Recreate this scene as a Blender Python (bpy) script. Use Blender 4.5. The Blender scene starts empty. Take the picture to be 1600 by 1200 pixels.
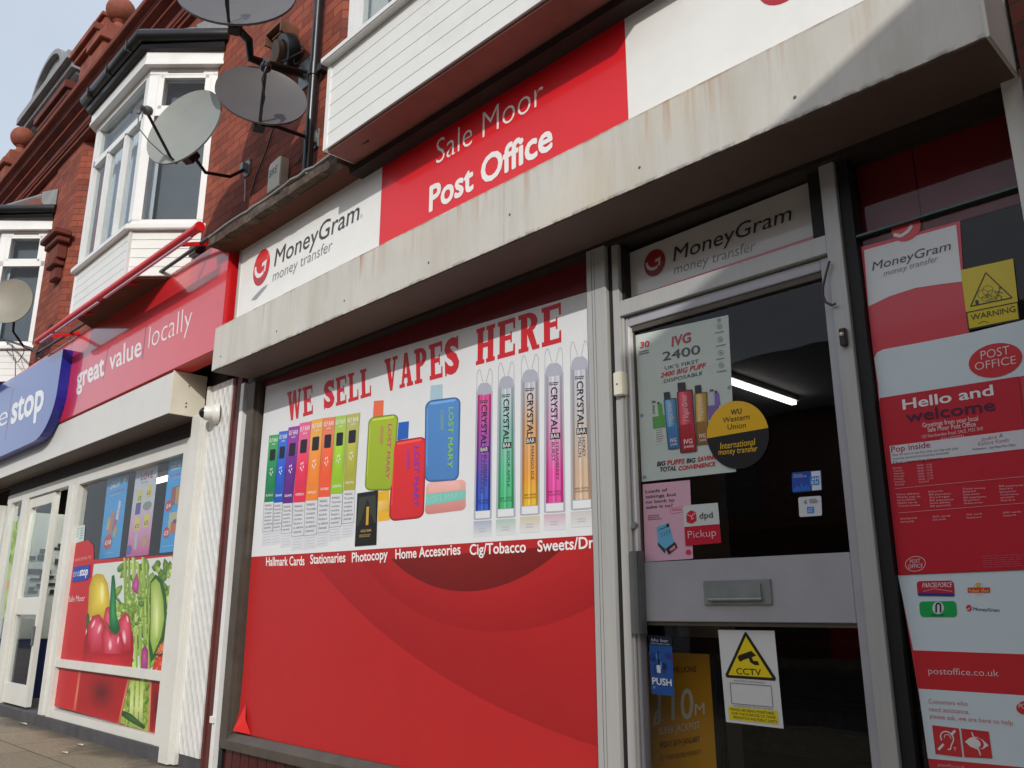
import bpy, bmesh, math, random
from mathutils import Vector, Matrix
random.seed(7)
R = math.radians
sc = bpy.context.scene
COL = sc.collection

# ------------------------------------------------------------------ camera
FPX, PITCH, YAW, EYE = 1320.0, R(15.1), R(45.6), 1.1
cam = bpy.data.cameras.new("camera"); co = bpy.data.objects.new("camera", cam); COL.objects.link(co)
co.location = (0, 0, EYE); co.rotation_euler = (R(90) + PITCH, 0, YAW)
cam.sensor_width = 36; cam.lens = 36 * FPX / 1600; cam.clip_start = .05; cam.clip_end = 500
sc.camera = co
# ------------------------------------------------------------------ light
AZ, EL = R(42), R(28)                      # sun: to the right of the street front, fairly low
to_sun = Vector((math.sin(AZ) * math.cos(EL), -math.cos(AZ) * math.cos(EL), math.sin(EL)))
w = bpy.data.worlds.new("World"); sc.world = w; w.use_nodes = True
nt = w.node_tree; bg = nt.nodes["Background"]
sky = nt.nodes.new("ShaderNodeTexSky"); sky.sky_type = 'NISHITA'; sky.sun_disc = False
sky.sun_elevation = EL; sky.sun_rotation = R(138); sky.air_density = 1.0; sky.dust_density = 6.0; sky.ozone_density = 1.0
tcs = nt.nodes.new("ShaderNodeTexCoord"); cn = nt.nodes.new("ShaderNodeTexNoise"); cn.inputs['Scale'].default_value = 1.6; cn.inputs['Detail'].default_value = 7; cn.inputs['Roughness'].default_value = .55
nt.links.new(tcs.outputs['Generated'], cn.inputs['Vector'])
cr = nt.nodes.new("ShaderNodeMapRange"); cr.inputs[1].default_value = .3; cr.inputs[2].default_value = .7; cr.inputs[3].default_value = .68; cr.inputs[4].default_value = .92
nt.links.new(cn.outputs[0], cr.inputs[0])
cm = nt.nodes.new("ShaderNodeMix"); cm.data_type = 'RGBA'; nt.links.new(cr.outputs[0], cm.inputs[0]); nt.links.new(sky.outputs[0], cm.inputs[6]); cm.inputs[7].default_value = (3.65, 4.05, 4.55, 1)   # thin high cloud
nt.links.new(cm.outputs[2], bg.inputs[0]); bg.inputs[1].default_value = .15
sl = bpy.data.lights.new("sun", 'SUN'); so = bpy.data.objects.new("sun", sl); COL.objects.link(so)
sl.energy = 2.0; sl.angle = R(.5); sl.color = (1, .96, .9)
so.rotation_euler = (-to_sun).to_track_quat('-Z', 'Y').to_euler()
sc.view_settings.view_transform = 'Standard'; sc.view_settings.look = 'None'
sc.view_settings.exposure = .38; sc.view_settings.gamma = 1

# ------------------------------------------------------------------ helpers
def lin(c):
    return tuple(((x / 255) / 12.92 if x / 255 <= .04045 else ((x / 255 + .055) / 1.055) ** 2.4) for x in c)
_fw = Vector((-math.sin(YAW) * math.cos(PITCH), math.cos(YAW) * math.cos(PITCH), math.sin(PITCH)))
_rt = Vector((math.cos(YAW), math.sin(YAW), 0)); _up = _rt.cross(_fw)
def px(x, y, Y):                           # photograph measurement -> point on the upright plane at depth Y
    d = _fw * FPX + _rt * (x - 800) - _up * (y - 600)
    t = Y / d.y
    return (d.x * t, EYE + d.z * t)
def pxz(x, y, Z):
    d = _fw * FPX + _rt * (x - 800) - _up * (y - 600)
    t = (Z - EYE) / d.z
    return (d.x * t, d.y * t)

def mat(name, rgb, rough=.5, metal=0., var=.1, scale=5., bump=0., bscale=60., coat=0., grime=None, stretch=(1, 1, 1), spec=.5, gscale=2.):
    m = bpy.data.materials.new(name); m.use_nodes = True
    t = m.node_tree; b = t.nodes["Principled BSDF"]; L = t.links
    col = lin(rgb)
    g = t.nodes.new("ShaderNodeNewGeometry")
    mp = t.nodes.new("ShaderNodeMapping"); mp.inputs['Scale'].default_value = stretch
    L.new(g.outputs['Position'], mp.inputs[0])
    n = t.nodes.new("ShaderNodeTexNoise"); n.inputs['Scale'].default_value = scale; n.inputs['Detail'].default_value = 6; n.inputs['Roughness'].default_value = .65
    L.new(mp.outputs[0], n.inputs['Vector'])
    mr = t.nodes.new("ShaderNodeMapRange"); mr.inputs[1].default_value = .3; mr.inputs[2].default_value = .7
    mr.inputs[3].default_value = 1 - var; mr.inputs[4].default_value = 1 + var * .6
    L.new(n.outputs[0], mr.inputs[0])
    mx = t.nodes.new("ShaderNodeMix"); mx.data_type = 'RGBA'; mx.blend_type = 'MULTIPLY'; mx.inputs[0].default_value = 1
    mx.inputs[6].default_value = (*col, 1); L.new(mr.outputs[0], mx.inputs[7])
    out = mx.outputs[2]
    if grime:
        n2 = t.nodes.new("ShaderNodeTexNoise"); n2.inputs['Scale'].default_value = gscale; n2.inputs['Detail'].default_value = 8; n2.inputs['Roughness'].default_value = .7
        L.new(mp.outputs[0], n2.inputs['Vector'])
        m2 = t.nodes.new("ShaderNodeMapRange"); m2.inputs[1].default_value = .5; m2.inputs[2].default_value = .75; m2.inputs[4].default_value = grime[1]
        L.new(n2.outputs[0], m2.inputs[0])
        mg = t.nodes.new("ShaderNodeMix"); mg.data_type = 'RGBA'; L.new(m2.outputs[0], mg.inputs[0]); L.new(out, mg.inputs[6])
        mg.inputs[7].default_value = (*lin(grime[0]), 1); out = mg.outputs[2]
    L.new(out, b.inputs['Base Color'])
    b.inputs['Roughness'].default_value = rough; b.inputs['Metallic'].default_value = metal
    b.inputs['Coat Weight'].default_value = coat; b.inputs['Coat Roughness'].default_value = .08
    b.inputs['Specular IOR Level'].default_value = spec
    if bump:
        nb = t.nodes.new("ShaderNodeTexNoise"); nb.inputs['Scale'].default_value = bscale; nb.inputs['Detail'].default_value = 4
        L.new(mp.outputs[0], nb.inputs['Vector'])
        bp = t.nodes.new("ShaderNodeBump"); bp.inputs['Strength'].default_value = bump; bp.inputs['Distance'].default_value = .01
        L.new(nb.outputs[0], bp.inputs['Height']); L.new(bp.outputs[0], b.inputs['Normal'])
    return m

def brick_mat(name, c1, c2, mortar):
    m = bpy.data.materials.new(name); m.use_nodes = True
    t = m.node_tree; b = t.nodes["Principled BSDF"]; L = t.links
    g = t.nodes.new("ShaderNodeNewGeometry"); s = t.nodes.new("ShaderNodeSeparateXYZ"); L.new(g.outputs['Position'], s.inputs[0])
    a = t.nodes.new("ShaderNodeMath"); a.operation = 'ADD'; L.new(s.outputs[0], a.inputs[0]); L.new(s.outputs[1], a.inputs[1])
    c = t.nodes.new("ShaderNodeCombineXYZ"); L.new(a.outputs[0], c.inputs[0]); L.new(s.outputs[2], c.inputs[1])
    nz = t.nodes.new("ShaderNodeTexNoise"); nz.inputs['Scale'].default_value = 9; L.new(g.outputs['Position'], nz.inputs['Vector'])
    wob = t.nodes.new("ShaderNodeMix"); wob.data_type = 'RGBA'; wob.blend_type = 'LINEAR_LIGHT'; wob.inputs[0].default_value = .006
    L.new(c.outputs[0], wob.inputs[6]); L.new(nz.outputs[1], wob.inputs[7])
    br = t.nodes.new("ShaderNodeTexBrick"); br.inputs['Scale'].default_value = 1
    br.inputs['Brick Width'].default_value = .235; br.inputs['Row Height'].default_value = .0825; br.inputs['Mortar Size'].default_value = .0055
    br.inputs['Mortar Smooth'].default_value = .3; br.inputs['Bias'].default_value = -.1
    br.inputs['Color1'].default_value = (*lin(c1), 1); br.inputs['Color2'].default_value = (*lin(c2), 1); br.inputs['Mortar'].default_value = (*lin(mortar), 1)
    L.new(wob.outputs[2], br.inputs['Vector'])
    n = t.nodes.new("ShaderNodeTexNoise"); n.inputs['Scale'].default_value = 1.7; n.inputs['Detail'].default_value = 9; n.inputs['Roughness'].default_value = .75; L.new(g.outputs['Position'], n.inputs['Vector'])
    mr = t.nodes.new("ShaderNodeMapRange"); mr.inputs[1].default_value = .3; mr.inputs[2].default_value = .7; mr.inputs[3].default_value = .62; mr.inputs[4].default_value = 1.2
    L.new(n.outputs[0], mr.inputs[0])
    mx = t.nodes.new("ShaderNodeMix"); mx.data_type = 'RGBA'; mx.blend_type = 'MULTIPLY'; mx.inputs[0].default_value = 1
    L.new(br.outputs[0], mx.inputs[6]); L.new(mr.outputs[0], mx.inputs[7]); L.new(mx.outputs[2], b.inputs['Base Color'])
    b.inputs['Roughness'].default_value = .85
    bp = t.nodes.new("ShaderNodeBump"); bp.inputs['Strength'].default_value = .6; bp.inputs['Distance'].default_value = .006; bp.invert = True
    L.new(br.outputs['Fac'], bp.inputs['Height']); L.new(bp.outputs[0], b.inputs['Normal'])
    return m

def print_mat(name, rough=.35, coat=0., var=.04, wrinkle=0., wscale=3.):
    m = bpy.data.materials.new(name); m.use_nodes = True
    t = m.node_tree; b = t.nodes["Principled BSDF"]; L = t.links
    at = t.nodes.new("ShaderNodeAttribute"); at.attribute_name = 'Col'
    g = t.nodes.new("ShaderNodeNewGeometry")
    n = t.nodes.new("ShaderNodeTexNoise"); n.inputs['Scale'].default_value = 4; n.inputs['Detail'].default_value = 8; n.inputs['Roughness'].default_value = .7; L.new(g.outputs['Position'], n.inputs['Vector'])
    mr = t.nodes.new("ShaderNodeMapRange"); mr.inputs[1].default_value = .3; mr.inputs[2].default_value = .7; mr.inputs[3].default_value = 1 - var; mr.inputs[4].default_value = 1 + var * .5
    L.new(n.outputs[0], mr.inputs[0])
    mx = t.nodes.new("ShaderNodeMix"); mx.data_type = 'RGBA'; mx.blend_type = 'MULTIPLY'; mx.inputs[0].default_value = 1
    L.new(at.outputs[0], mx.inputs[6]); L.new(mr.outputs[0], mx.inputs[7]); L.new(mx.outputs[2], b.inputs['Base Color'])
    b.inputs['Roughness'].default_value = rough; b.inputs['Coat Weight'].default_value = coat; b.inputs['Coat Roughness'].default_value = .06
    if wrinkle:
        nb = t.nodes.new("ShaderNodeTexNoise"); nb.inputs['Scale'].default_value = wscale; nb.inputs['Detail'].default_value = 2; L.new(g.outputs['Position'], nb.inputs['Vector'])
        bp = t.nodes.new("ShaderNodeBump"); bp.inputs['Strength'].default_value = wrinkle; bp.inputs['Distance'].default_value = .01
        L.new(nb.outputs[0], bp.inputs['Height']); L.new(bp.outputs[0], b.inputs['Normal']); L.new(bp.outputs[0], b.inputs['Coat Normal'])
    return m

def glass_mat(name, tint=(.8, .85, .85), ior=1.5, rough=0.):
    m = bpy.data.materials.new(name); m.use_nodes = True
    t = m.node_tree; L = t.links; t.nodes.remove(t.nodes["Principled BSDF"]); o = t.nodes["Material Output"]
    tr = t.nodes.new("ShaderNodeBsdfTransparent"); tr.inputs[0].default_value = (*tint, 1)
    gl = t.nodes.new("ShaderNodeBsdfGlossy"); gl.inputs['Roughness'].default_value = rough
    fr = t.nodes.new("ShaderNodeFresnel"); fr.inputs[0].default_value = ior
    g = t.nodes.new("ShaderNodeNewGeometry"); nb = t.nodes.new("ShaderNodeTexNoise"); nb.inputs['Scale'].default_value = 2.5; L.new(g.outputs['Position'], nb.inputs['Vector'])
    bp = t.nodes.new("ShaderNodeBump"); bp.inputs['Strength'].default_value = .05; bp.inputs['Distance'].default_value = .02; L.new(nb.outputs[0], bp.inputs['Height']); L.new(bp.outputs[0], gl.inputs['Normal'])
    fs = t.nodes.new("ShaderNodeMath"); fs.operation = 'SUBTRACT'; fs.inputs[0].default_value = 1; L.new(g.outputs['Backfacing'], fs.inputs[1])
    fm = t.nodes.new("ShaderNodeMath"); fm.operation = 'MULTIPLY'; L.new(fr.outputs[0], fm.inputs[0]); L.new(fs.outputs[0], fm.inputs[1])
    mx = t.nodes.new("ShaderNodeMixShader"); L.new(fm.outputs[0], mx.inputs[0]); L.new(tr.outputs[0], mx.inputs[1]); L.new(gl.outputs[0], mx.inputs[2])
    L.new(mx.outputs[0], o.inputs[0])
    return m

def emit_mat(name, rgb, s):
    m = bpy.data.materials.new(name); m.use_nodes = True
    b = m.node_tree.nodes["Principled BSDF"]; b.inputs['Base Color'].default_value = (.8, .8, .8, 1)
    b.inputs['Emission Color'].default_value = (*lin(rgb), 1); b.inputs['Emission Strength'].default_value = s
    return m

class MB:
    """collects solids (world coordinates) into ONE mesh object"""
    def __init__(s): s.bm = bmesh.new()
    def poly(s, pts, faces):
        vs = [s.bm.verts.new(p) for p in pts]
        for f in faces:
            try: s.bm.faces.new([vs[i] for i in f])
            except ValueError: pass
        return s
    def box(s, x0, x1, y0, y1, z0, z1):
        p = [(x, y, z) for z in (z0, z1) for x, y in ((x0, y0), (x1, y0), (x1, y1), (x0, y1))]
        return s.poly(p, [(0, 3, 2, 1), (4, 5, 6, 7), (0, 1, 5, 4), (1, 2, 6, 5), (2, 3, 7, 6), (3, 0, 4, 7)])
    def plan(s, pts, z0, z1):              # plan polygon raised from z0 to z1
        n = len(pts)
        p = [(x, y, z0) for x, y in pts] + [(x, y, z1) for x, y in pts]
        return s.poly(p, [tuple(range(n))[::-1], tuple(range(n, 2 * n))] + [(i, (i + 1) % n, n + (i + 1) % n, n + i) for i in range(n)])
    def front(s, pts, y0, y1):             # outline in x,z given thickness y0..y1
        n = len(pts)
        p = [(x, y0, z) for x, z in pts] + [(x, y1, z) for x, z in pts]
        return s.poly(p, [tuple(range(n)), tuple(range(n, 2 * n))[::-1]] + [(i, n + i, n + (i + 1) % n, (i + 1) % n) for i in range(n)])
    def side(s, pts, x0, x1):              # outline in y,z run along x
        n = len(pts)
        p = [(x0, y, z) for y, z in pts] + [(x1, y, z) for y, z in pts]
        return s.poly(p, [tuple(range(n)), tuple(range(n, 2 * n))[::-1]] + [(i, n + i, n + (i + 1) % n, (i + 1) % n) for i in range(n)])
    def sweep(s, a, b, w, h, off=(0, 0, 0)):   # rectangular bar a->b, w sideways, h upright
        a, b = Vector(a), Vector(b); d = (b - a).normalized()
        sd = d.cross(Vector((0, 0, 1)))
        sd = sd.normalized() if sd.length > 1e-4 else Vector((1, 0, 0)); u = sd.cross(d)
        p = [q + sd * i * w / 2 + u * j * h / 2 for q in (a, b) for i, j in ((-1, -1), (1, -1), (1, 1), (-1, 1))]
        return s.poly(p, [(0, 1, 2, 3), (7, 6, 5, 4), (0, 4, 5, 1), (1, 5, 6, 2), (2, 6, 7, 3), (3, 7, 4, 0)])
    def tube(s, pts, r, n=8, cap=True):
        pts = [Vector(p) for p in pts]; rr = r if isinstance(r, (list, tuple)) else [r] * len(pts)
        rings = []; ref = None
        for i, p in enumerate(pts):
            d = (pts[min(i + 1, len(pts) - 1)] - pts[max(i - 1, 0)]).normalized()
            if ref is None: ref = Vector((0, 0, 1)) if abs(d.z) < .9 else Vector((1, 0, 0))
            a = (ref - d * ref.dot(d)).normalized(); ref = a; b = d.cross(a)
            rings.append([s.bm.verts.new(p + (a * math.cos(2 * math.pi * k / n) + b * math.sin(2 * math.pi * k / n)) * rr[i]) for k in range(n)])
        for i in range(len(rings) - 1):
            for k in range(n): s.bm.faces.new((rings[i][k], rings[i][(k + 1) % n], rings[i + 1][(k + 1) % n], rings[i + 1][k]))
        if cap: s.bm.faces.new(rings[0][::-1]); s.bm.faces.new(rings[-1])
        return s
    def lathe(s, prof, c, axis=(0, 0, 1), n=24):   # profile (radius, height) about an axis through c
        ax = Vector(axis).normalized(); ref = Vector((0, 0, 1)) if abs(ax.z) < .9 else Vector((1, 0, 0))
        a = (ref - ax * ref.dot(ax)).normalized(); b = ax.cross(a); c = Vector(c); rings = []
        for r, h in prof:
            rings.append([s.bm.verts.new(c + ax * h + (a * math.cos(2 * math.pi * k / n) + b * math.sin(2 * math.pi * k / n)) * max(r, 1e-4)) for k in range(n)])
        for i in range(len(rings) - 1):
            for k in range(n): s.bm.faces.new((rings[i][k], rings[i][(k + 1) % n], rings[i + 1][(k + 1) % n], rings[i + 1][k]))
        return s
    def build(s, name, m, parent=None, smooth=False, bevel=0., label=None):
        bmesh.ops.recalc_face_normals(s.bm, faces=s.bm.faces)
        if bevel: bmesh.ops.bevel(s.bm, geom=list(s.bm.edges), offset=bevel, segments=2, affect='EDGES', clamp_overlap=True)
        me = bpy.data.meshes.new(name); s.bm.to_mesh(me); s.bm.free()
        if smooth:
            for p in me.polygons: p.use_smooth = True
            try: me.set_sharp_from_angle(angle=R(40))
            except Exception: pass
        return link(name, me, m, parent, label)

def root_loc(o):
    l = Vector((0, 0, 0))
    while o: l += o.location; o = o.parent
    return l
def link(name, me, m, parent=None, label=None):
    me.materials.append(m)
    o = bpy.data.objects.new(name, me); COL.objects.link(o)
    if parent:
        me.transform(Matrix.Translation(-root_loc(parent))); o.parent = parent
    else:                                   # origin at the thing itself
        c = sum((v.co for v in me.vertices), Vector()) / max(1, len(me.vertices)); me.transform(Matrix.Translation(-c)); o.location = c
    if label: o['label'] = label
    return o
def tag(o, label, cat, group=None):
    o['label'] = label; o['category'] = cat
    if group: o['group'] = group
    return o
def thing(name, label, cat, loc, group=None):
    o = bpy.data.objects.new(name, None); COL.objects.link(o); o.location = loc; o.empty_display_size = .1
    return tag(o, label, cat, group)
def struct(o): o['kind'] = 'structure'; return o

# ---- flat printed graphics: polygons with their own ink colour, and lettering, on an upright plane
_tx = {}
def glyphs(body, bold):
    k = (body, bold)
    if k not in _tx:
        cu = bpy.data.curves.new("t", 'FONT'); cu.body = body; cu.offset = bold; cu.resolution_u = 3; cu.fill_mode = 'FRONT'
        o = bpy.data.objects.new("t", cu); COL.objects.link(o)
        dg = bpy.context.evaluated_depsgraph_get(); dg.update()
        me = bpy.data.meshes.new_from_object(o.evaluated_get(dg))
        vs = [(v.co.x, v.co.y) for v in me.vertices]; fs = [tuple(p.vertices) for p in me.polygons]
        bpy.data.objects.remove(o); bpy.data.curves.remove(cu); bpy.data.meshes.remove(me)
        _tx[k] = (vs, fs)
    return _tx[k]
CAP = .7
def _cap():
    global CAP
    v, f = glyphs("H", 0.); CAP = max(p[1] for p in v)
_cap()

class Print:
    def __init__(s, Y, world=False): s.Y = Y; s.v = []; s.f = []; s.c = []; s.w = world; s.n = 0; s.tm = []; s.em = []
    def P(s, p): return tuple(p) if s.w else px(p[0], p[1], s.Y)
    def raw(s, pts, faces, cols, lay):
        b = len(s.v); s.n += 1
        y = s.Y - .0005 * lay - .000001 * s.n
        nv = len(pts); s.v += [(x, y - 6e-7 * (k * 9 // nv), z) for k, (x, z) in enumerate(pts)] if len(faces) > 8 else [(x, y, z) for x, z in pts]; s.f += [tuple(b + i for i in f) for f in faces]
        s.c += [tuple(c) for c in cols]; return s
    def poly(s, pts, col, lay=1):
        cols = [lin(c) for c in col] if isinstance(col[0], (list, tuple)) else [lin(col)] * len(pts)
        return s.raw([s.P(p) for p in pts], [tuple(range(len(pts)))], cols, lay)
    def grad(s, a, b, c, d, stops, lay=1):  # quad a b (top) c d (bottom: right, left); stops down its length
        n = len(stops) - 1
        for i in range(n):
            q = lambda p, r, t: (p[0] + (r[0] - p[0]) * t, p[1] + (r[1] - p[1]) * t)
            t0, t1 = stops[i][0], stops[i + 1][0]; c0, c1 = stops[i][1], stops[i + 1][1]
            s.poly([q(a, d, t0), q(b, c, t0), q(b, c, t1), q(a, d, t1)], [c0, c0, c1, c1], lay)
        return s
    def rect(s, x0, y0, x1, y1, col, lay=1): return s.poly([(x0, y0), (x1, y0), (x1, y1), (x0, y1)], col, lay)
    def disc(s, cx, cy, rx, ry, col, lay=1, n=28, rot=0., a0=0., a1=360.):
        pts = []
        for k in range(n + (1 if a1 - a0 < 360 else 0)):
            t = R(a0 + (a1 - a0) * k / n); x, y = rx * math.cos(t), ry * math.sin(t)
            pts.append((cx + x * math.cos(rot) - y * math.sin(rot), cy + x * math.sin(rot) + y * math.cos(rot)))
        return s.poly(pts, col, lay)
    def ring(s, cx, cy, rx, ry, t, col, lay=1, n=28, a0=0., a1=360.):
        for k in range(n):
            p = [R(a0 + (a1 - a0) * (k + j) / n) for j in (0, 1)]
            s.poly([(cx + rx * math.cos(p[0]), cy + ry * math.sin(p[0])), (cx + rx * math.cos(p[1]), cy + ry * math.sin(p[1])),
                    (cx + (rx - t) * math.cos(p[1]), cy + (ry - t) * math.sin(p[1])), (cx + (rx - t) * math.cos(p[0]), cy + (ry - t) * math.sin(p[0]))], col, lay)
        return s
    def rquad(s, q, r, col, lay=1, n=5):    # quad TL TR BR BL with rounded corners, r a fraction of the width
        def bl(u, v):
            t = [q[0][i] + (q[1][i] - q[0][i]) * u for i in (0, 1)]; b = [q[3][i] + (q[2][i] - q[3][i]) * u for i in (0, 1)]
            return tuple(t[i] + (b[i] - t[i]) * v for i in (0, 1))
        W = math.dist(q[0], q[1]); H = math.dist(q[0], q[3]); ru, rv = r, r * W / H; pts = []
        for cu, cv, a in ((ru, rv, 180), (1 - ru, rv, 270), (1 - ru, 1 - rv, 0), (ru, 1 - rv, 90)):
            for k in range(n + 1):
                t = R(a + 90 * k / n); pts.append(bl(cu + ru * math.cos(t), cv + rv * math.sin(t)))
        if isinstance(col[0], (list, tuple)):
            ys = [p[1] for p in pts]; lo, hi = min(ys), max(ys)
            col = [tuple(col[0][i] + (col[1][i] - col[0][i]) * (p[1] - lo) / (hi - lo) for i in range(3)) for p in pts]
        return s.poly(pts, col, lay)
    def line(s, a, b, t, col, lay=1):
        d = (b[0] - a[0], b[1] - a[1]); l = math.hypot(*d); nx, ny = -d[1] / l * t / 2, d[0] / l * t / 2
        return s.poly([(a[0] + nx, a[1] + ny), (b[0] + nx, b[1] + ny), (b[0] - nx, b[1] - ny), (a[0] - nx, a[1] - ny)], col, lay)
    def path(s, pts, t, col, lay=1):
        for a, b in zip(pts, pts[1:]): s.line(a, b, t, col, lay)
        return s
    def text(s, body, A, B, T, col, lay=2, bold=0., slant=0.):   # baseline A -> B, T the top of a capital above A
        rep_ = [(0, 0)] if bold <= 0 else [(0, 0), (bold, 0), (-bold, 0), (0, bold), (0, -bold), (bold * .7, bold * .7), (-bold * .7, -bold * .7), (bold * .7, -bold * .7), (-bold * .7, bold * .7)]
        v0, f0 = glyphs(body, min(bold, 0.))
        v = [(p[0] + i, p[1] + j) for i, j in rep_ for p in v0]; f = [tuple(k + m * len(v0) for k in q) for m in range(len(rep_)) for q in f0]
        if not v: return s
        s.tm.append(len(s.f))
        a, b, t = Vector(s.P(A)), Vector(s.P(B)), Vector(s.P(T)); h = t - a
        x0 = min(p[0] for p in v); x1 = max(p[0] for p in v); d = b - a; out = []
        for p in v:
            u = (p[0] - x0) / (x1 - x0); k = p[1] / CAP
            q = a + d * u + h * k + d.normalized() * (slant * k * h.length); out.append((q.x, q.y))
        return s.raw(out, f, [lin(col)] * len(out), lay)
    def label(s, body, q, u0, u1, v0, v1, col, lay=2, bold=0., slant=0.):   # text into part of a quad
        def bl(u, v):
            t = [q[0][i] + (q[1][i] - q[0][i]) * u for i in (0, 1)]; b = [q[3][i] + (q[2][i] - q[3][i]) * u for i in (0, 1)]
            return tuple(t[i] + (b[i] - t[i]) * v for i in (0, 1))
        return s.text(body, bl(u0, v1), bl(u1, v1), bl(u0, v0), col, lay, bold, slant)
    def dashes(s, q, u0, u1, vs, t, col, lay=2):       # print too small to read
        rnd = random.Random(int(u0 * 1e4) + int(vs[0] * 1e4))
        for v in vs:
            u = u0; end = u0 + (u1 - u0) * rnd.uniform(.7, 1)
            while u < end:
                l = min((u1 - u0) * rnd.uniform(.08, .22), end - u)
                s.rect_uv(q, u, v, u + l, v + t, col, lay); u += l + (u1 - u0) * .03
        return s
    def uv(s, q, u, v):
        t = [q[0][i] + (q[1][i] - q[0][i]) * u for i in (0, 1)]; b = [q[3][i] + (q[2][i] - q[3][i]) * u for i in (0, 1)]
        return tuple(t[i] + (b[i] - t[i]) * v for i in (0, 1))
    def rect_uv(s, q, u0, v0, u1, v1, col, lay=1):
        return s.poly([s.uv(q, u0, v0), s.uv(q, u1, v0), s.uv(q, u1, v1), s.uv(q, u0, v1)], col, lay)
    def poly_uv(s, q, pts, col, lay=1): return s.poly([s.uv(q, *p) for p in pts], col, lay)
    def disc_uv(s, q, u, v, ru, rv, col, lay=1, n=24):
        return s.poly([s.uv(q, u + ru * math.cos(2 * math.pi * k / n), v + rv * math.sin(2 * math.pi * k / n)) for k in range(n)], col, lay)
    def soft(s, pts, edge, mid, c, lay=1):      # printed shape that lightens towards c
        n = len(pts)
        return s.raw([s.P(c)] + [s.P(p) for p in pts], [(0, 1 + i, 1 + (i + 1) % n) for i in range(n)], [lin(mid)] + [lin(edge)] * n, lay)
    def mark(s): s.em.append(len(s.f)); return s
    def build(s, name, m, parent=None, label=None):
        cuts = s.tm[1:] if name == 'lettering' else s.em[1:]
        cuts = [0] + [c for c in cuts if 0 < c < len(s.f)] + [len(s.f)]
        for lo, hi in zip(cuts, cuts[1:]):
            fs = s.f[lo:hi]
            if not fs: continue
            ids = sorted({i for f in fs for i in f}); mp = {i: k for k, i in enumerate(ids)}
            me = bpy.data.meshes.new(name); me.from_pydata([s.v[i] for i in ids], [], [tuple(mp[i] for i in f) for f in fs])
            at = me.color_attributes.new('Col', 'FLOAT_COLOR', 'POINT')
            for k, i in enumerate(ids): at.data[k].color = (*s.c[i], 1)
            o = link(name, me, m, parent, label)
        return o

# ------------------------------------------------------------------ materials
BRICK = brick_mat("red_brick", (152, 76, 54), (116, 52, 40), (86, 56, 48))
BRICKD = brick_mat("dark_red_brick", (120, 60, 48), (96, 44, 38), (80, 60, 55))
TERRA = mat("terracotta", (140, 72, 52), .75, var=.3, scale=3, bump=.3, bscale=25, grime=((60, 42, 36), .75))
MOULD = mat("weathered_terracotta_moulding", (108, 50, 38), .75, var=.4, scale=2.5, bump=.4, bscale=18, grime=((46, 32, 30), .75), gscale=1.3)
UPVC = mat("white_upvc", (226, 227, 227), .3, var=.04, scale=3, grime=((190, 185, 172), .4))
CLAD = mat("white_cladding", (226, 228, 226), .35, var=.05, scale=2, grime=((180, 178, 170), .45))
BLACKPL = mat("black_plastic", (30, 30, 33), .35, var=.2, bump=.1)
PIPE = mat("black_painted_pipe", (34, 36, 42), .3, var=.2, scale=10)
ROOFT = mat("red_roof_tile", (120, 66, 54), .8, var=.3, scale=12, bump=.5)
LEAD = mat("grey_lead", (135, 135, 136), .55, var=.25, scale=4, bump=.3, bscale=12)
LEDGE = mat("weathered_ledge_board", (82, 68, 58), .85, var=.5, scale=9, bump=.8, bscale=30, grime=((150, 145, 138), .7), gscale=6)
SOFFIT = mat("brown_stained_soffit", (104, 62, 44), .8, var=.4, scale=4, bump=.3, grime=((44, 28, 24), .7))
SOFFP = mat("pink_oriel_soffit", (136, 88, 84), .7, var=.2, scale=3, grime=((90, 50, 45), .5))
BOXW = mat("white_painted_steel", (206, 204, 196), .45, var=.1, scale=2.5, bump=.03, bscale=8)
ALU = mat("dull_aluminium", (182, 182, 180), .42, metal=.25, var=.04, scale=6, stretch=(10, 10, .7), grime=((140, 136, 130), .22))
ALUW = mat("cream_aluminium", (216, 216, 210), .4, var=.08, scale=4, grime=((165, 160, 148), .4))
ALUG = mat("grey_aluminium_door", (172, 172, 178), .4, metal=.2, var=.08, scale=5)
BRONZE = mat("brown_aged_aluminium", (88, 80, 72), .5, metal=.2, var=.25, scale=7)
RUBBER = mat("black_rubber_gasket", (18, 17, 18), .6, var=.2)
DARKSLOT = mat("dark_shutter_slats", (46, 40, 38), .6, var=.3, scale=20)
STALL = mat("dark_red_stall_riser", (74, 18, 22), .35, var=.25, scale=6)
PILAST = mat("brown_red_pilaster", (92, 46, 42), .5, var=.25, scale=8)
GREYM = mat("grey_painted_metal", (96, 98, 100), .4, var=.15, scale=10)
DISHL = mat("light_grey_dish", (136, 140, 136), .45, var=.08, scale=6)
DISHD = mat("dark_grey_dish", (88, 86, 88), .38, var=.1, scale=6)
DISHO = mat("olive_grey_dish", (134, 130, 118), .5, var=.1, scale=6)
GALV = mat("galvanised_steel", (140, 146, 146), .4, metal=.3, var=.15, scale=12)
REDP = mat("red_painted_metal", (208, 28, 34), .3, var=.08, scale=8)
WHITEPL = mat("white_plastic", (226, 226, 222), .3, var=.04)
CREAMPL = mat("cream_plastic", (222, 218, 200), .35, var=.08)
SMOKE = mat("smoked_dome", (30, 30, 36), .08, var=.05)
GLASS = glass_mat("window_glass", (.9, .93, .93))
GLASSD = glass_mat("shop_window_glass", (.92, .94, .94), 1.45)
ROOM = mat("dark_room_wall", (74, 66, 62), .8, var=.3, scale=3)
CEILM = mat("grey_ceiling", (176, 176, 184), .8, var=.08)
FLOORM = mat("shop_floor", (70, 66, 62), .6, var=.2)
SHELF = mat("dark_goods_shelf", (56, 46, 44), .6, var=.7, scale=14)
BLIND = mat("white_blind", (196, 202, 212), .6, var=.06, scale=6)
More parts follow.
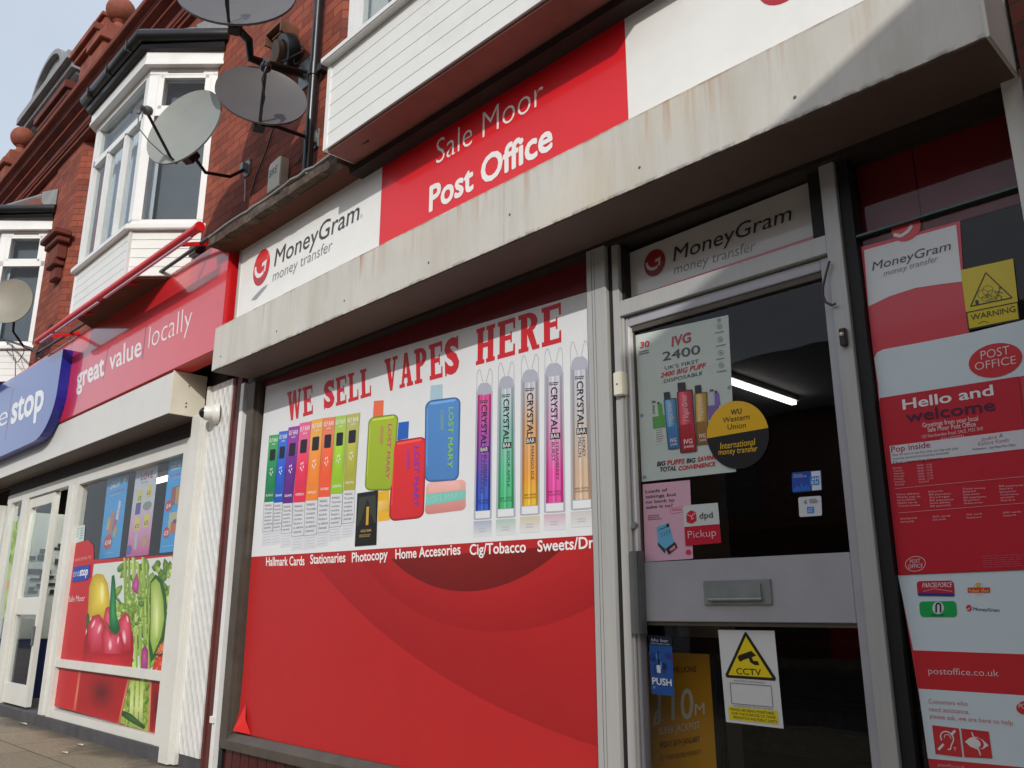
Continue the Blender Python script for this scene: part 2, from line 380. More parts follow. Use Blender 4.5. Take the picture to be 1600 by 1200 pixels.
CURT = mat("dark_curtained_room", (84, 92, 104), .7, var=.1, scale=4)
TUBE = emit_mat("lit_tube", (255, 244, 232), 2.2)
PANELD = emit_mat("added_entrance_panel", (240, 255, 246), 16)  # for the unseen door panel, added to brighten the cabinet inside
PANELL = emit_mat("lit_ceiling_panel", (255, 226, 214), 5.0)
INK = print_mat("printed_poster_ink", .4, .25, wrinkle=.25, wscale=7)
SIGN = print_mat("glossy_sign_panel", .3, 1.0, var=.05)
SIGNP = print_mat("satin_sign_panel", .35, .25, var=.05)
WRAP = print_mat("printed_window_wrap", .45, .05, var=.05, wrinkle=.3, wscale=2.2)
STICK = print_mat("glossy_sticker", .35, .3)

# pavement: flags with dark joints and a damp stain along the plinth
def paving():
    m = bpy.data.materials.new("paving_flags"); m.use_nodes = True
    t = m.node_tree; b = t.nodes["Principled BSDF"]; L = t.links
    g = t.nodes.new("ShaderNodeNewGeometry")
    br = t.nodes.new("ShaderNodeTexBrick"); br.inputs['Scale'].default_value = 1; br.inputs['Brick Width'].default_value = .9; br.inputs['Row Height'].default_value = .6
    br.inputs['Mortar Size'].default_value = .006; br.inputs['Color1'].default_value = (*lin((150, 138, 116)), 1); br.inputs['Color2'].default_value = (*lin((134, 124, 106)), 1); br.inputs['Mortar'].default_value = (*lin((62, 56, 50)), 1)
    L.new(g.outputs['Position'], br.inputs['Vector'])
    n = t.nodes.new("ShaderNodeTexNoise"); n.inputs['Scale'].default_value = 1.6; n.inputs['Detail'].default_value = 8; n.inputs['Roughness'].default_value = .7; L.new(g.outputs['Position'], n.inputs['Vector'])
    s = t.nodes.new("ShaderNodeSeparateXYZ"); L.new(g.outputs['Position'], s.inputs[0])
    a = t.nodes.new("ShaderNodeMath"); a.operation = 'MULTIPLY_ADD'; L.new(n.outputs[0], a.inputs[0]); a.inputs[1].default_value = 1.3; L.new(s.outputs[1], a.inputs[2])
    mr = t.nodes.new("ShaderNodeMapRange"); mr.inputs[1].default_value = 3.3; mr.inputs[2].default_value = 3.55; mr.inputs[3].default_value = 1; mr.inputs[4].default_value = .42; L.new(a.outputs[0], mr.inputs[0])
    n2 = t.nodes.new("ShaderNodeTexNoise"); n2.inputs['Scale'].default_value = 40; n2.inputs['Detail'].default_value = 5; L.new(g.outputs['Position'], n2.inputs['Vector'])
    m2 = t.nodes.new("ShaderNodeMapRange"); m2.inputs[1].default_value = .3; m2.inputs[2].default_value = .7; m2.inputs[3].default_value = .7; m2.inputs[4].default_value = 1.15; L.new(n2.outputs[0], m2.inputs[0])
    mu = t.nodes.new("ShaderNodeMath"); mu.operation = 'MULTIPLY'; L.new(mr.outputs[0], mu.inputs[0]); L.new(m2.outputs[0], mu.inputs[1])
    mx = t.nodes.new("ShaderNodeMix"); mx.data_type = 'RGBA'; mx.blend_type = 'MULTIPLY'; mx.inputs[0].default_value = 1
    L.new(br.outputs[0], mx.inputs[6]); L.new(mu.outputs[0], mx.inputs[7]); L.new(mx.outputs[2], b.inputs['Base Color'])
    b.inputs['Roughness'].default_value = .75
    bp = t.nodes.new("ShaderNodeBump"); bp.inputs['Strength'].default_value = .35; bp.inputs['Distance'].default_value = .004; L.new(n2.outputs[0], bp.inputs['Height']); L.new(bp.outputs[0], b.inputs['Normal'])
    return m
PAVE = paving()
ASPH = mat("asphalt", (62, 62, 64), .85, var=.2, scale=8, bump=.5, bscale=120)
KERB = mat("kerb_stone", (128, 122, 112), .8, var=.2, scale=6, bump=.3)

# shutter box paint with rust runs starting at its top seam
def rusty_box():
    m = bpy.data.materials.new("rust_streaked_white_steel"); m.use_nodes = True
    t = m.node_tree; b = t.nodes["Principled BSDF"]; L = t.links
    g = t.nodes.new("ShaderNodeNewGeometry"); s = t.nodes.new("ShaderNodeSeparateXYZ"); L.new(g.outputs['Position'], s.inputs[0])
    def noise(sc3, scale, det=6):
        mp = t.nodes.new("ShaderNodeMapping"); mp.inputs['Scale'].default_value = sc3; L.new(g.outputs['Position'], mp.inputs[0])
        n = t.nodes.new("ShaderNodeTexNoise"); n.inputs['Scale'].default_value = scale; n.inputs['Detail'].default_value = det; n.inputs['Roughness'].default_value = .7; L.new(mp.outputs[0], n.inputs['Vector']); return n.outputs[0]
    def rng(src, a, bb, c, d):
        r = t.nodes.new("ShaderNodeMapRange"); r.inputs[1].default_value = a; r.inputs[2].default_value = bb; r.inputs[3].default_value = c; r.inputs[4].default_value = d; L.new(src, r.inputs[0]); return r.outputs[0]
    def mul(a, bb):
        q = t.nodes.new("ShaderNodeMath"); q.operation = 'MULTIPLY'; L.new(a, q.inputs[0]); L.new(bb, q.inputs[1]); return q.outputs[0]
    def mixc(f, a, c):
        q = t.nodes.new("ShaderNodeMix"); q.data_type = 'RGBA'; L.new(f, q.inputs[0])
        if isinstance(a, tuple): q.inputs[6].default_value = (*lin(a), 1)
        else: L.new(a, q.inputs[6])
        q.inputs[7].default_value = (*lin(c), 1); return q.outputs[2]
    base = mixc(rng(noise((1, 1, 1), 1.2), .35, .7, 0, .6), (206, 204, 198), (186, 182, 173))
    base = mixc(rng(noise((1, 1, .12), 6), .45, .75, 0, .55), base, (170, 160, 140))
    run = mul(rng(noise((1, 1, .05), 16, 3), .52, .72, 0, 1), rng(s.outputs[2], 2.93, 3.15, 0, .85))
    blot = t.nodes.new('ShaderNodeMath'); blot.operation = 'MULTIPLY'; L.new(rng(noise((1, 1, .5), .9, 3), .48, .66, 0, .55), blot.inputs[0]); L.new(rng(noise((1, 1, .1), 9, 4), .3, .6, .3, 1), blot.inputs[1])
    base = mixc(blot.outputs[0], base, (196, 178, 138))
    patch = mul(rng(noise((1, 1, 1), .8, 2), .42, .58, 0, 1), run)
    base = mixc(patch, base, (166, 118, 66))
    edge = mul(rng(s.outputs[2], 3.135, 3.15, 0, 1), rng(noise((1, 1, 1), 5, 6), .42, .6, 0, .8))
    base = mixc(edge, base, (128, 74, 38))
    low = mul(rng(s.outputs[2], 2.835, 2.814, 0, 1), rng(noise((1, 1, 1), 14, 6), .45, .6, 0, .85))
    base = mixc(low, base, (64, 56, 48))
    L.new(base, b.inputs['Base Color']); b.inputs['Roughness'].default_value = .45
    return m
RUST = rusty_box()
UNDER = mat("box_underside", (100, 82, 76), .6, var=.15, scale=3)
# pressed diamond plate
def tread():
    m = mat("pressed_steel_plate", (228, 229, 227), .3, metal=.1, var=.08, scale=5)
    t = m.node_tree; b = t.nodes["Principled BSDF"]; L = t.links
    g = t.nodes.new("ShaderNodeNewGeometry"); mp = t.nodes.new("ShaderNodeMapping"); mp.inputs['Scale'].default_value = (30, 30, 16); mp.inputs['Rotation'].default_value = (0, R(45), 0)
    L.new(g.outputs['Position'], mp.inputs[0])
    v = t.nodes.new("ShaderNodeTexVoronoi"); v.inputs['Scale'].default_value = .55; v.inputs['Randomness'].default_value = .12; L.new(mp.outputs[0], v.inputs['Vector'])
    bp = t.nodes.new("ShaderNodeBump"); bp.inputs['Strength'].default_value = 1.0; bp.inputs['Distance'].default_value = .02; L.new(v.outputs[0], bp.inputs['Height']); L.new(bp.outputs[0], b.inputs['Normal'])
    return m
TREAD = tread()

# ================================================================== SETTING
struct(MB().box(-40, 30, -2.2, 12, -.3, 0).build("pavement", PAVE))
struct(MB().box(-200, 200, -300, 300, -.6, -.31).build("ground", KERB))
struct(MB().box(-60, 50, -11, -2.35, -.35, -.14).build("road", ASPH))
struct(MB().box(-60, 50, -2.35, -2.2, -.35, .005).build("kerb", KERB))
struct(MB().box(-60, 50, -14.6, -11, -.35, 0).build("far_pavement", PAVE))

# ================================================================== TERRACE, upper storeys
W = 2.85
def cant(cx, hw, yf, dx, y):               # plan of a bay with 45 degree sides
    return [(cx - hw - (y - yf), y), (cx - hw, yf), (cx + hw, yf), (cx + hw + (y - yf), y)]
def bar(mb, a, b, z0, z1, t):              # upright plank along plan line a->b, thickness t behind the line
    d = Vector((b[0] - a[0], b[1] - a[1])); d.normalize(); n = Vector((-d.y, d.x)) * t
    mb.plan([a, b, (b[0] + n.x, b[1] + n.y), (a[0] + n.x, a[1] + n.y)], z0, z1)
def lerp(a, b, t): return tuple(a[i] + (b[i] - a[i]) * t for i in range(len(a)))

def canted_bay(house, cx):
    bay = bpy.data.objects.new("bay_window", None); COL.objects.link(bay); bay.parent = house
    yf = 2.4; hw = .70; A, B, Cc, D = cant(cx, hw, yf, 0, W + .02)
    z0, z1, z2, z3 = 3.94, 4.37, 4.42, 6.03
    mb = MB(); n = 5
    for i in range(n):                      # horizontal boards, each a few mm apart
        za, zb = z0 + (z1 - z0) * i / n + .003, z0 + (z1 - z0) * (i + 1) / n - .003
        mb.plan([A, B, Cc, D], za, zb)
    ins = lambda k: cant(cx, hw - k * .41, yf + k, 0, W + .02)
    mb.plan(ins(.006), z0 + .001, z1 - .001)
    mb.build("cladding", CLAD, bay)
    m2 = MB()
    for q in (B, Cc): m2.box(q[0] - .018, q[0] + .018, q[1] - .006, q[1] + .03, z0 - .004, z1)
    m2.build("corner_trim", UPVC, bay)
    MB().plan(ins(.03), z0 - .015, z0 - .002).build("soffit", SOFFIT, bay)
    MB().plan(cant(cx, hw + .05 * .41, yf - .05, 0, W + .02), z1, z2).build("sill", UPVC, bay, bevel=.006)
    fr = MB(); gl = MB(); sides = [(A, B), (B, Cc), (Cc, D)]
    for k, (a, b) in enumerate(sides):
        if k == 1: us = [0, 1 / 3, 2 / 3, 1]
        else: us = [0, 1]
        L_ = math.dist(a, b)
        bar(fr, a, b, z2, z2 + .06, .07); bar(fr, a, b, z3 - .07, z3, .07); bar(fr, lerp(a, b, .04), lerp(a, b, .96), 5.53, 5.60, .066)
        for j, u in enumerate(us):
            wd = .085 if u in (0, 1) else .05; c = min(max(u * L_, wd / 2), L_ - wd / 2)
            bar(fr, lerp(a, b, (c - wd / 2) / L_), lerp(a, b, (c + wd / 2) / L_), z2 + .05, (z3 - .06 if (u in (0, 1)) else 5.55), .068)
        if k != 1:                          # opening fanlight with its own thicker sash and vent
            bar(fr, lerp(a, b, .16), lerp(a, b, .84), 5.60, 5.635, .085); bar(fr, lerp(a, b, .16), lerp(a, b, .84), 5.93, 5.965, .085)
            bar(fr, lerp(a, b, .13), lerp(a, b, .21), 5.6, 5.965, .083); bar(fr, lerp(a, b, .79), lerp(a, b, .87), 5.6, 5.965, .083)
        d = Vector((b[0] - a[0], b[1] - a[1])).normalized(); nn = Vector((-d.y, d.x)) * .035
        bar(gl, (a[0] + nn.x, a[1] + nn.y), (b[0] + nn.x, b[1] + nn.y), z2 + .02, z3 - .02, .006)
    fr.build("window_frame", UPVC, bay); gl.build("pane", GLASS, bay)
    vt = MB()
    a, b = Cc, D; d = Vector((b[0] - a[0], b[1] - a[1])).normalized(); nn = Vector((d.y, -d.x)) * .006
    a2 = (a[0] + nn.x, a[1] + nn.y); b2 = (b[0] + nn.x, b[1] + nn.y); bar(vt, lerp(a2, b2, .25), lerp(a2, b2, .75), 5.985, 6.0, .01)
    vt.build("trickle_vent", BRONZE, bay)
    bl = MB()                               # vertical blind behind the front lights, open room behind
    k = 0; x = cx - hw + .03
    while x < cx + hw - .03:
        bl.plan([(x, yf + .14), (x + .075, yf + .165), (x + .075, yf + .168), (x, yf + .143)], z2 + .05, z3 - .1); x += .082
    bl.build("blind", BLIND, bay)
    rm = MB(); p = cant(cx, hw - .05, yf + .2, 0, W + .1)
    bar(rm, p[0], p[1], z2, z3, .01); bar(rm, p[1], p[2], z2, z3, .01); bar(rm, p[2], p[3], z2, z3, .01)
    rm.plan(ins(.09), z2 + .001, z2 + .01)
    rm.build("net_curtain", CURT, bay)
    MB().plan(cant(cx, hw + .03, yf - .07, 0, W + .02), z3, z3 + .03).plan(cant(cx, hw + .025, yf - .06, 0, W + .02), z3 + .03, z3 + .2).build("fascia_board", UPVC, bay)
    q = cant(cx, hw + .04, yf - .13, 0, W)
    g = MB(); zc = z3 + .27
    g.tube([(q[0][0], W, zc), (*q[1], zc), (*q[2], zc), (q[3][0], W, zc)], .062, 10)
    g.tube([(q[0][0] + .05, W, zc - .09), (q[1][0] + .03, q[1][1] + .05, zc - .09), (q[2][0] - .03, q[2][1] + .05, zc - .09), (q[3][0] - .05, W, zc - .09)], .045, 8)
    for u in (.15, .5, .85):
        pt = lerp(q[1], q[2], u); g.box(pt[0] - .012, pt[0] + .012, pt[1] - .066, pt[1] + .06, zc - .066, zc + .03)
    g.build("gutter", BLACKPL, bay, smooth=True)
    r = MB(); e = cant(cx, hw + .02, yf - .1, 0, W); zt = z3 + .72
    tp = [(cx - hw * .8, W - .02), (cx + hw * .8, W - .02)]
    r.poly([(*e[0], zc), (*e[1], zc), (*e[2], zc), (*e[3], zc), (*tp[0], zt), (*tp[1], zt), (*tp[1], zc), (*tp[0], zc)],
           [(0, 1, 4), (1, 2, 5, 4), (2, 3, 5), (3, 6, 5), (0, 4, 7), (0, 7, 6, 3, 2, 1), (4, 5, 6, 7)])
    r.build("bay_roof", ROOFT, bay)
    f = MB(); f.poly([(e[3][0] + .03, W - .012, zc), (e[3][0] + .03, W - .012, zc + .3), (*tp[1], zt + .08), (*tp[1], zt - .02), (e[3][0] - .32, W - .1, zc + .04)], [(0, 1, 2, 3, 4)])
    f.tube([(*e[2], zc + .01), (tp[1][0], tp[1][1], zt + .01)], .035, 6)
    f.build("lead_flashing", LEAD, bay)
    return bay

def cornice(house, x0, x1):
    m = MB()
    prof = [(2.57, 7.5), (2.57, 7.40), (2.62, 7.36), (2.62, 7.28), (2.71, 7.24), (2.71, 7.17), (2.76, 7.14), (2.76, 7.07), (2.80, 7.05), (2.80, 6.99), (W, 6.97), (3.1, 6.97), (3.1, 7.5)]
    m.side(prof, x0 + .003, x1 - .003)
    m.build("cornice", MOULD, house)
    m = MB(); m.tube([(x0 + .003, 2.555, 7.37), (x1 - .003, 2.555, 7.37)], .022, 8); m.tube([(x0 + .003, 2.70, 7.2), (x1 - .003, 2.70, 7.2)], .02, 8); m.tube([(x0 + .003, 2.79, 7.06), (x1 - .003, 2.79, 7.06)], .018, 8)
    m.build("cornice_moulding", TERRA, house, smooth=True)

def finial_pier(house, x):
    p = MB(); y = 3.3
    p.box(x - .24, x + .24, y - .2, y + .3, 7.5, 9.05); p.box(x - .3, x + .3, y - .26, y + .34, 9.05, 9.17); p.box(x - .2, x + .2, y - .16, y + .26, 9.17, 9.4)
    p.build("parapet_pier", TERRA, house, bevel=.012)
    f = MB(); f.lathe([(.0, 9.4), (.17, 9.4), (.17, 9.45), (.1, 9.5), (.07, 9.56), (.1, 9.6)], (x, y + .05, 0), n=20)
    f.lathe([(.21 * math.sin(R(a)), 9.79 - .21 * math.cos(R(a))) for a in range(0, 181, 12)], (x, y + .05, 0), n=22)
    f.build("ball_finial", TERRA, house, smooth=True)

def gable(house, x):                       # stepped terracotta gable piece beside the finial
    g = MB(); y = 3.34
    g.box(x - 1.2, x - .33, y - .12, y + .3, 7.5, 9.42); g.box(x - 1.28, x - .28, y - .2, y + .34, 9.42, 9.52); g.box(x - 1.34, x - .26, y - .26, y + .36, 9.52, 9.64)
    g.box(x - .75, x - .36, y - .1, y + .25, 9.64, 9.86); g.box(x - .8, x - .34, y - .15, y + .28, 9.86, 9.93)
    g.build("gable_block", TERRA, house, bevel=.01)
    g = MB(); g.box(x - 2.9, x - 1.45, y - .12, y + .3, 7.5, 8.95); g.box(x - 2.95, x - 1.4, y - .2, y + .34, 8.95, 9.06); g.box(x - 2.98, x - 1.37, y - .26, y + .36, 9.06, 9.2)
    g.build("parapet_block", MOULD, house, bevel=.01)

def dormer(house, x0, x1, y=3.6):
    d = bpy.data.objects.new("dormer", None); COL.objects.link(d); d.parent = house
    m = MB(); m.box(x0 + .35, x1 - .3, y, y + 1.2, 8.6, 10.1); m.build("dormer_wall", UPVC, d)
    m = MB(); m.box(x0 + .15, x1 - .12, y - .1, y + 1.2, 10.1, 10.16); m.box(x0 + .07, x1 - .05, y - .2, y + 1.2, 10.16, 10.27); m.box(x0, x1, y - .3, y + 1.2, 10.27, 10.42); m.build("dormer_eaves", LEAD, d)
    cx = (x0 + x1) / 2 - .1; m = MB()
    pts = [(cx + .85 * math.cos(R(a)), 10.42 + .68 * math.sin(R(a))) for a in range(0, 181, 12)]
    m.front(pts, y - .12, y + 1.0); m.build("arched_pediment", LEAD, d)
    m = MB()
    m.front([(cx + .93 * math.cos(R(a)), 10.42 + .75 * math.sin(R(a))) for a in range(0, 181, 12)] + [(cx + .83 * math.cos(R(a)), 10.42 + .66 * math.sin(R(a))) for a in range(180, -1, -12)], y - .22, y + 1.0)
    m.build("pediment_moulding", LEAD, d)
    m = MB(); m.box(x0 + .6, x1 - .55, y - .02, y - .004, 8.8, 9.95); m.build("dormer_pane", CURT, d)

def corbel(house, x):
    m = MB(); z = 5.45
    m.box(x - .3, x + .3, W - .2, W - .002, z + .16, z + .23); m.box(x - .26, x + .26, W - .15, W - .002, z + .08, z + .16)
    m.box(x - .2, x + .2, W - .11, W - .002, z - .12, z + .08); m.box(x - .16, x + .16, W - .13, W - .002, z - .2, z - .12); m.box(x - .12, x + .12, W - .08, W - .002, z - .36, z - .2)
    m.build("corbel", MOULD, house, bevel=.01)

def wall_piece(m, x0, x1, chl=0, chr_=0, z0=3.6, z1=6.97):   # pier of wall between two openings, optional chamfered ends
    pts = [(x0, W)] if not chl else [(x0, W + chl), (x0 + chl, W)]
    pts += [(x1, W)] if not chr_ else [(x1 - chr_, W), (x1, W + chr_)]
    pts += [(x1, W + .3), (x0, W + .3)]
    m.plan(pts, z0, z1)

houses = []
for i, (x0, x1, lab) in enumerate(((-5.95, -.56, "red brick terraced house over the post office with grey dishes and a flat white oriel"),
                                   (-10.7, -5.95, "red brick terraced house over the neighbouring red and blue shop with a canted white bay"),
                                   (-15.6, -10.7, "farther red brick terraced house at the left edge with a bay, corbel and grey dormer"))):
    h = thing("terraced_house", lab, "house", ((x0 + x1) / 2, W, 0), "terraced houses in a row")
    houses.append(h)
    cornice(h, x0, x1)
h0, h1, h2 = houses
m = MB(); wall_piece(m, -5.949, -4.6, 0, .12); m.box(-4.6, -1.8, W + .17, W + .3, 3.6, 6.2); wall_piece(m, -1.75, -.56); m.box(-4.6, -1.75, W, W + .3, 6.2, 6.97); m.build("brick_wall", BRICK, h0)
m = MB(); wall_piece(m, -6.86, -5.951); m.box(-9.2, -6.86, W, W + .3, 6.42, 6.97); m.box(-10.69, -6.86, W + .14, W + .3, 3.6, 6.42); m.box(-10.69, -9.2, W + .14, W + .3, 6.42, 6.97); m.build("brick_wall", BRICK, h1)
m = MB(); wall_piece(m, -11.82, -10.701, 0, .13); m.box(-15.6, -11.82, W + .02, W + .3, 3.6, 6.97); m.build("brick_wall", BRICK, h2)
canted_bay(h1, -8.0); canted_bay(h2, -12.93)
corbel(h2, -11.02)
finial_pier(h2, -11.80); gable(h2, -11.80); finial_pier(h2, -16.70); dormer(h2, -17.2, -14.25)
m = MB(); m.side([(3.1, 7.5), (3.1, 7.9), (3.9, 8.7), (7.5, 8.7), (7.5, 3.2), (3.2, 3.2)], -40, -.6); 
tag(m.build("slate_roof", mat("dark_slate", (70, 66, 68), .7, var=.25, scale=9, bump=.3), h2), "x", "x")
ro = bpy.data.objects["slate_roof"]
for k in ("label", "category"): del ro[k]

# flat oriel over the post office
bay = bpy.data.objects.new("bay_window", None); COL.objects.link(bay); bay.parent = h0
x0, x1, yf = -4.165, -1.85, 2.45
m = MB(); n = 6; z0, z1 = 3.87, 4.475
m.box(x0 + .012, x1 - .012, yf + .008, W + .1, z0 + .001, z1 - .001)
for i in range(n): m.box(x0, x1, yf, W + .1, z0 + (z1 - z0) * i / n + .003, z0 + (z1 - z0) * (i + 1) / n - .003)
m.build("cladding", CLAD, bay)
m = MB(); m.box(x0 - .012, x0 + .022, yf - .008, W + .1, z0 - .004, z1); m.box(x0 + .03, x1, yf - .007, yf - .001, z0 - .004, z0 + .02); m.build("corner_trim", UPVC, bay)
MB().box(x0 - .03, x1 + .03, yf - .055, W + .1, z1, z1 + .04).build("sill", UPVC, bay, bevel=.006)
MB().box(x0 + .02, x1, yf + .012, W + .1, z0 - .02, z0 - .002).build("soffit", SOFFP, bay)
yw = 2.53; m = MB(); g = MB()
xs = [(-4.11, -3.99), (-3.33, -3.24), (-2.7, -2.6), (-2.02, -1.9)]
for a, b in xs: m.box(a, b, yw, yw + .07, z1 + .04, 6.1)
m.box(-4.109, -1.901, yw + .002, yw + .068, z1 + .04, z1 + .1); m.box(-4.11, -1.9, yw + .002, yw + .068, 6.04, 6.15)
m.box(-4.109, -4.04, yw + .06, W + .16, z1 + .05, 6.14)
m.build("window_frame", UPVC, bay)
MB().box(-4.0, -2.0, yw + .03, yw + .036, z1 + .06, 6.06).build("pane", GLASS, bay)
MB().box(-4.03, -1.95, yw + .25, yw + .26, z1 + .05, 6.1).build("net_curtain", CURT, bay)
MB().box(-4.2, -1.8, 2.42, W + .1, 6.15, 6.35).build("fascia_board", UPVC, bay)

# ledge over the shop sign
lg = thing("ledge", "weathered timber ledge with lead edge above the white and red shop sign", "ledge", (-4, 2.7, 3.85))
m = MB(); rnd = random.Random(3); pts = []
xx = [-5.99 + i * .09 for i in range(21)]
for a, b in zip(xx, xx[1:]):
    j = rnd.uniform(-.003, .003); k = rnd.uniform(-.004, .003)
    m.box(a + .0002, b - .0002, 2.56 + j, W - .003, 3.845 + k, 3.915 + k * .5)
m.build("ledge_board", LEDGE, lg)
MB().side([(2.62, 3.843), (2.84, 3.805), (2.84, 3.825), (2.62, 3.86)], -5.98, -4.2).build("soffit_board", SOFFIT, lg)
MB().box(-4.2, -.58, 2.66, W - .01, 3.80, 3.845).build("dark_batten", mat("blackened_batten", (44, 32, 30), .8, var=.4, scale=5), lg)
m = MB(); m.tube([(-6.0 + i * .09, 2.555 + rnd.uniform(-.008, .008), 3.925 + rnd.uniform(-.006, .008)) for i in range(21)], .012, 6); m.build("lead_edge", LEAD, lg)

# ================================================================== POST OFFICE FRONT
po = thing("post_office", "silver framed post office shop front with door and big poster window", "shop", (-3.2, 3, 0))
m = MB(); m.box(-5.89, -5.79, 2.94, 3.03, .2, 2.80); m.box(-5.79, -5.765, 2.965, 3.03, .3, 2.80)
m.side([(2.94, .2), (3.03, .2), (3.03, .3), (2.975, .3), (2.94, .255)], -5.789, -2.48)
m.build("window_frame", BRONZE, po)
m = MB(); xr = -5.88
while xr < -2.5: m.box(xr, min(xr + .108, -2.48), 2.985, 3.06, .0, .2); m.box(xr + .108, min(xr + .116, -2.48), 2.99, 3.06, .0, .199); xr += .116
m.build("stall_riser", STALL, po)
MB().box(-5.78, -2.48, 3.004, 3.010, .3, 2.8).build("window_pane", GLASSD, po)
m = MB(); m.box(-2.478, -2.362, 2.93, 3.06, 0, 2.80); m.build("mullion", ALU, po, bevel=.003)
m = MB(); m.box(-2.445, -2.443, 2.9285, 2.935, 0, 2.79); m.box(-2.428, -2.4265, 2.9287, 2.935, 0, 2.79); m.build("mullion_groove", GREYM, po)
m = MB(); m.box(-2.360, -2.345, 2.955, 3.06, 0, 2.8); m.build("gasket", RUBBER, po)
m = MB(); m.box(-2.345, -2.306, 2.96, 3.06, 0, 2.8); m.box(-2.306, -2.295, 2.975, 3.06, 0, 2.43); m.box(-1.296, -1.236, 2.96, 3.06, 0, 2.8); m.box(-2.306, -1.296, 2.962, 3.06, 2.43, 2.505)
m.build("door_frame", ALU, po, bevel=.002)
m = MB(); m.box(-2.306, -2.29, 2.985, 3.07, 2.505, 2.8); m.box(-1.355, -1.296, 2.985, 3.07, 2.505, 2.8); m.box(-2.29, -1.355, 3.06, 3.07, 2.505, 2.8); m.build("transom_rebate", RUBBER, po)
m = MB(); m.box(-5.9, -.56, 2.935, 3.05, 2.795, 2.84); m.build("shutter_slot", DARKSLOT, po)
# right-hand window
m = MB(); m.box(-1.235, -1.19, 2.98, 3.06, 0, 2.8); m.box(-.64, -.622, 2.98, 3.06, 0, 2.8); m.build("gasket", RUBBER, po)
m = MB(); m.box(-.622, -.56, 2.9, 3.06, 0, 2.84); m.build("end_post", ALUW, po, bevel=.003)
m = MB(); m.box(-1.19, -.64, 2.985, 3.03, 2.466, 2.475); m.build("pane_edge", mat("green_glass_edge", (58, 70, 68), .15, var=.1), po)
MB().box(-1.19, -.64, 3.012, 3.02, 0, 2.46).build("window_pane", GLASSD, po); MB().box(-1.19, -.64, 3.04, 3.046, 2.478, 2.8).build("window_pane", GLASSD, po)
m = MB(); m.box(-1.25, -.99, 3.1, 3.12, 2.46, 2.9); m.box(-.985, -.62, 3.1, 3.12, 2.46, 2.9); m.build("red_backboard", mat("red_board", (140, 22, 28), .4, var=.15, scale=6), po)
# door
door = bpy.data.objects.new("door", None); COL.objects.link(door); door.parent = po
m = MB(); m.box(-2.293, -2.276, 2.985, 3.03, .02, 2.425); m.box(-1.338, -1.299, 2.985, 3.03, .02, 2.425); m.box(-2.276, -1.338, 2.987, 3.029, 2.378, 2.424)
m.box(-2.276, -1.338, 2.985, 3.03, 1.062, 1.305); m.box(-2.276, -1.338, 2.987, 3.03, .02, .16)
m.build("door_leaf", ALUG, door, bevel=.0025)
m = MB(); m.front([(-2.276, 2.378), (-2.264, 2.366), (-2.264, 1.315), (-2.276, 1.305)], 2.978, 3.0); m.build("bright_bead", UPVC, door)
m = MB(); m.box(-2.264, -1.338, 2.995, 3.012, 2.352, 2.378); m.box(-2.276, -1.338, 2.995, 3.012, 1.046, 1.062); m.box(-2.264, -2.258, 3.0, 3.012, 1.305, 2.36); m.build("glazing_bead", BRONZE, door)
m = MB(); m.box(-2.27, -1.337, 3.014, 3.020, 1.3, 2.38); m.build("pane", GLASSD, door)
m = MB(); m.box(-2.27, -1.337, 3.014, 3.020, .15, 1.065); m.build("pane", GLASSD, door)
m = MB(); m.box(-1.947, -1.651, 2.976, 2.985, 1.126, 1.219); m.build("letter_plate", GALV, door, bevel=.002)
m = MB(); m.box(-1.915, -1.69, 2.968, 2.9755, 1.145, 1.205); m.tube([(-1.92, 2.966, 1.147), (-1.685, 2.966, 1.147)], .006, 8); m.build("letter_flap", GALV, door)
m = MB(); m.box(-2.293, -2.238, 2.95, 2.984, 1.01, 1.352); m.box(-2.241, -2.236, 2.944, 2.984, 1.01, 1.352); m.box(-2.25, -2.246, 2.946, 2.951, 1.01, 1.352); m.build("handle", GREYM, door, bevel=.002)
m = MB(); m.lathe([(0, -.012), (.012, -.012), (.017, -.004), (.017, .006)], (-2.279, 2.98, 1.462), (0, 1, 0), 16); m.build("lock", GALV, door, smooth=True)
m = MB(); m.box(-2.338, -2.29, 2.935, 2.985, 2.048, 2.158); m.build("hinge", CREAMPL, door, bevel=.004)
m = MB(); m.lathe([(0, -.002), (.004, -.002), (.004, .01)], (-2.314, 2.934, 2.10), (0, 1, 0), 10); m.build("hinge_screw", GREYM, door)
# interior of the post office
m = MB(); m.box(-5.9, -.5, 7.0, 7.1, 0, 2.9); m.box(-6.0, -5.9, 3.1, 7.1, 0, 2.9); m.box(-.5, -.4, 3.1, 7.1, 0, 2.9); m.box(-2.62, -2.42, 3.07, 3.13, 0, 2.8); m.build("inner_wall", ROOM, po)
MB().box(-6, -.4, 3.08, 7.1, 2.84, 2.9).build("inner_ceiling", CEILM, po)
MB().box(-6, -.4, 3.07, 7.1, 0, .02).build("inner_floor", FLOORM, po)
MB().box(-5.9, -.5, 3.055, 3.09, 2.8, 3.8).build("inner_lintel", ROOM, po)
t = thing("strip_light", "lit fluorescent strip light on the shop ceiling seen through the door", "light", (-3.25, 5.9, 2.8))
MB().box(-3.29, -3.21, 5.4, 6.5, 2.80, 2.84).build("light_tray", UPVC, t)
MB().box(-3.272, -3.228, 5.42, 6.48, 2.77, 2.80).build("diffuser", TUBE, t)
t = thing("shelf_unit", "dark stocked shelf unit deep inside the post office behind the door glass", "shelf", (-3.2, 6.7, 0))
m = MB(); m.box(-5.5, -.8, 6.55, 6.95, .02, 2.15); m.build("shelf_back", SHELF, t)
m = MB()
for z in (.4, .85, 1.3, 1.75): m.box(-5.5, -.8, 6.35, 6.549, z, z + .04)
m.build("shelf_board", mat("brown_shelf_board", (84, 58, 46), .5), t)
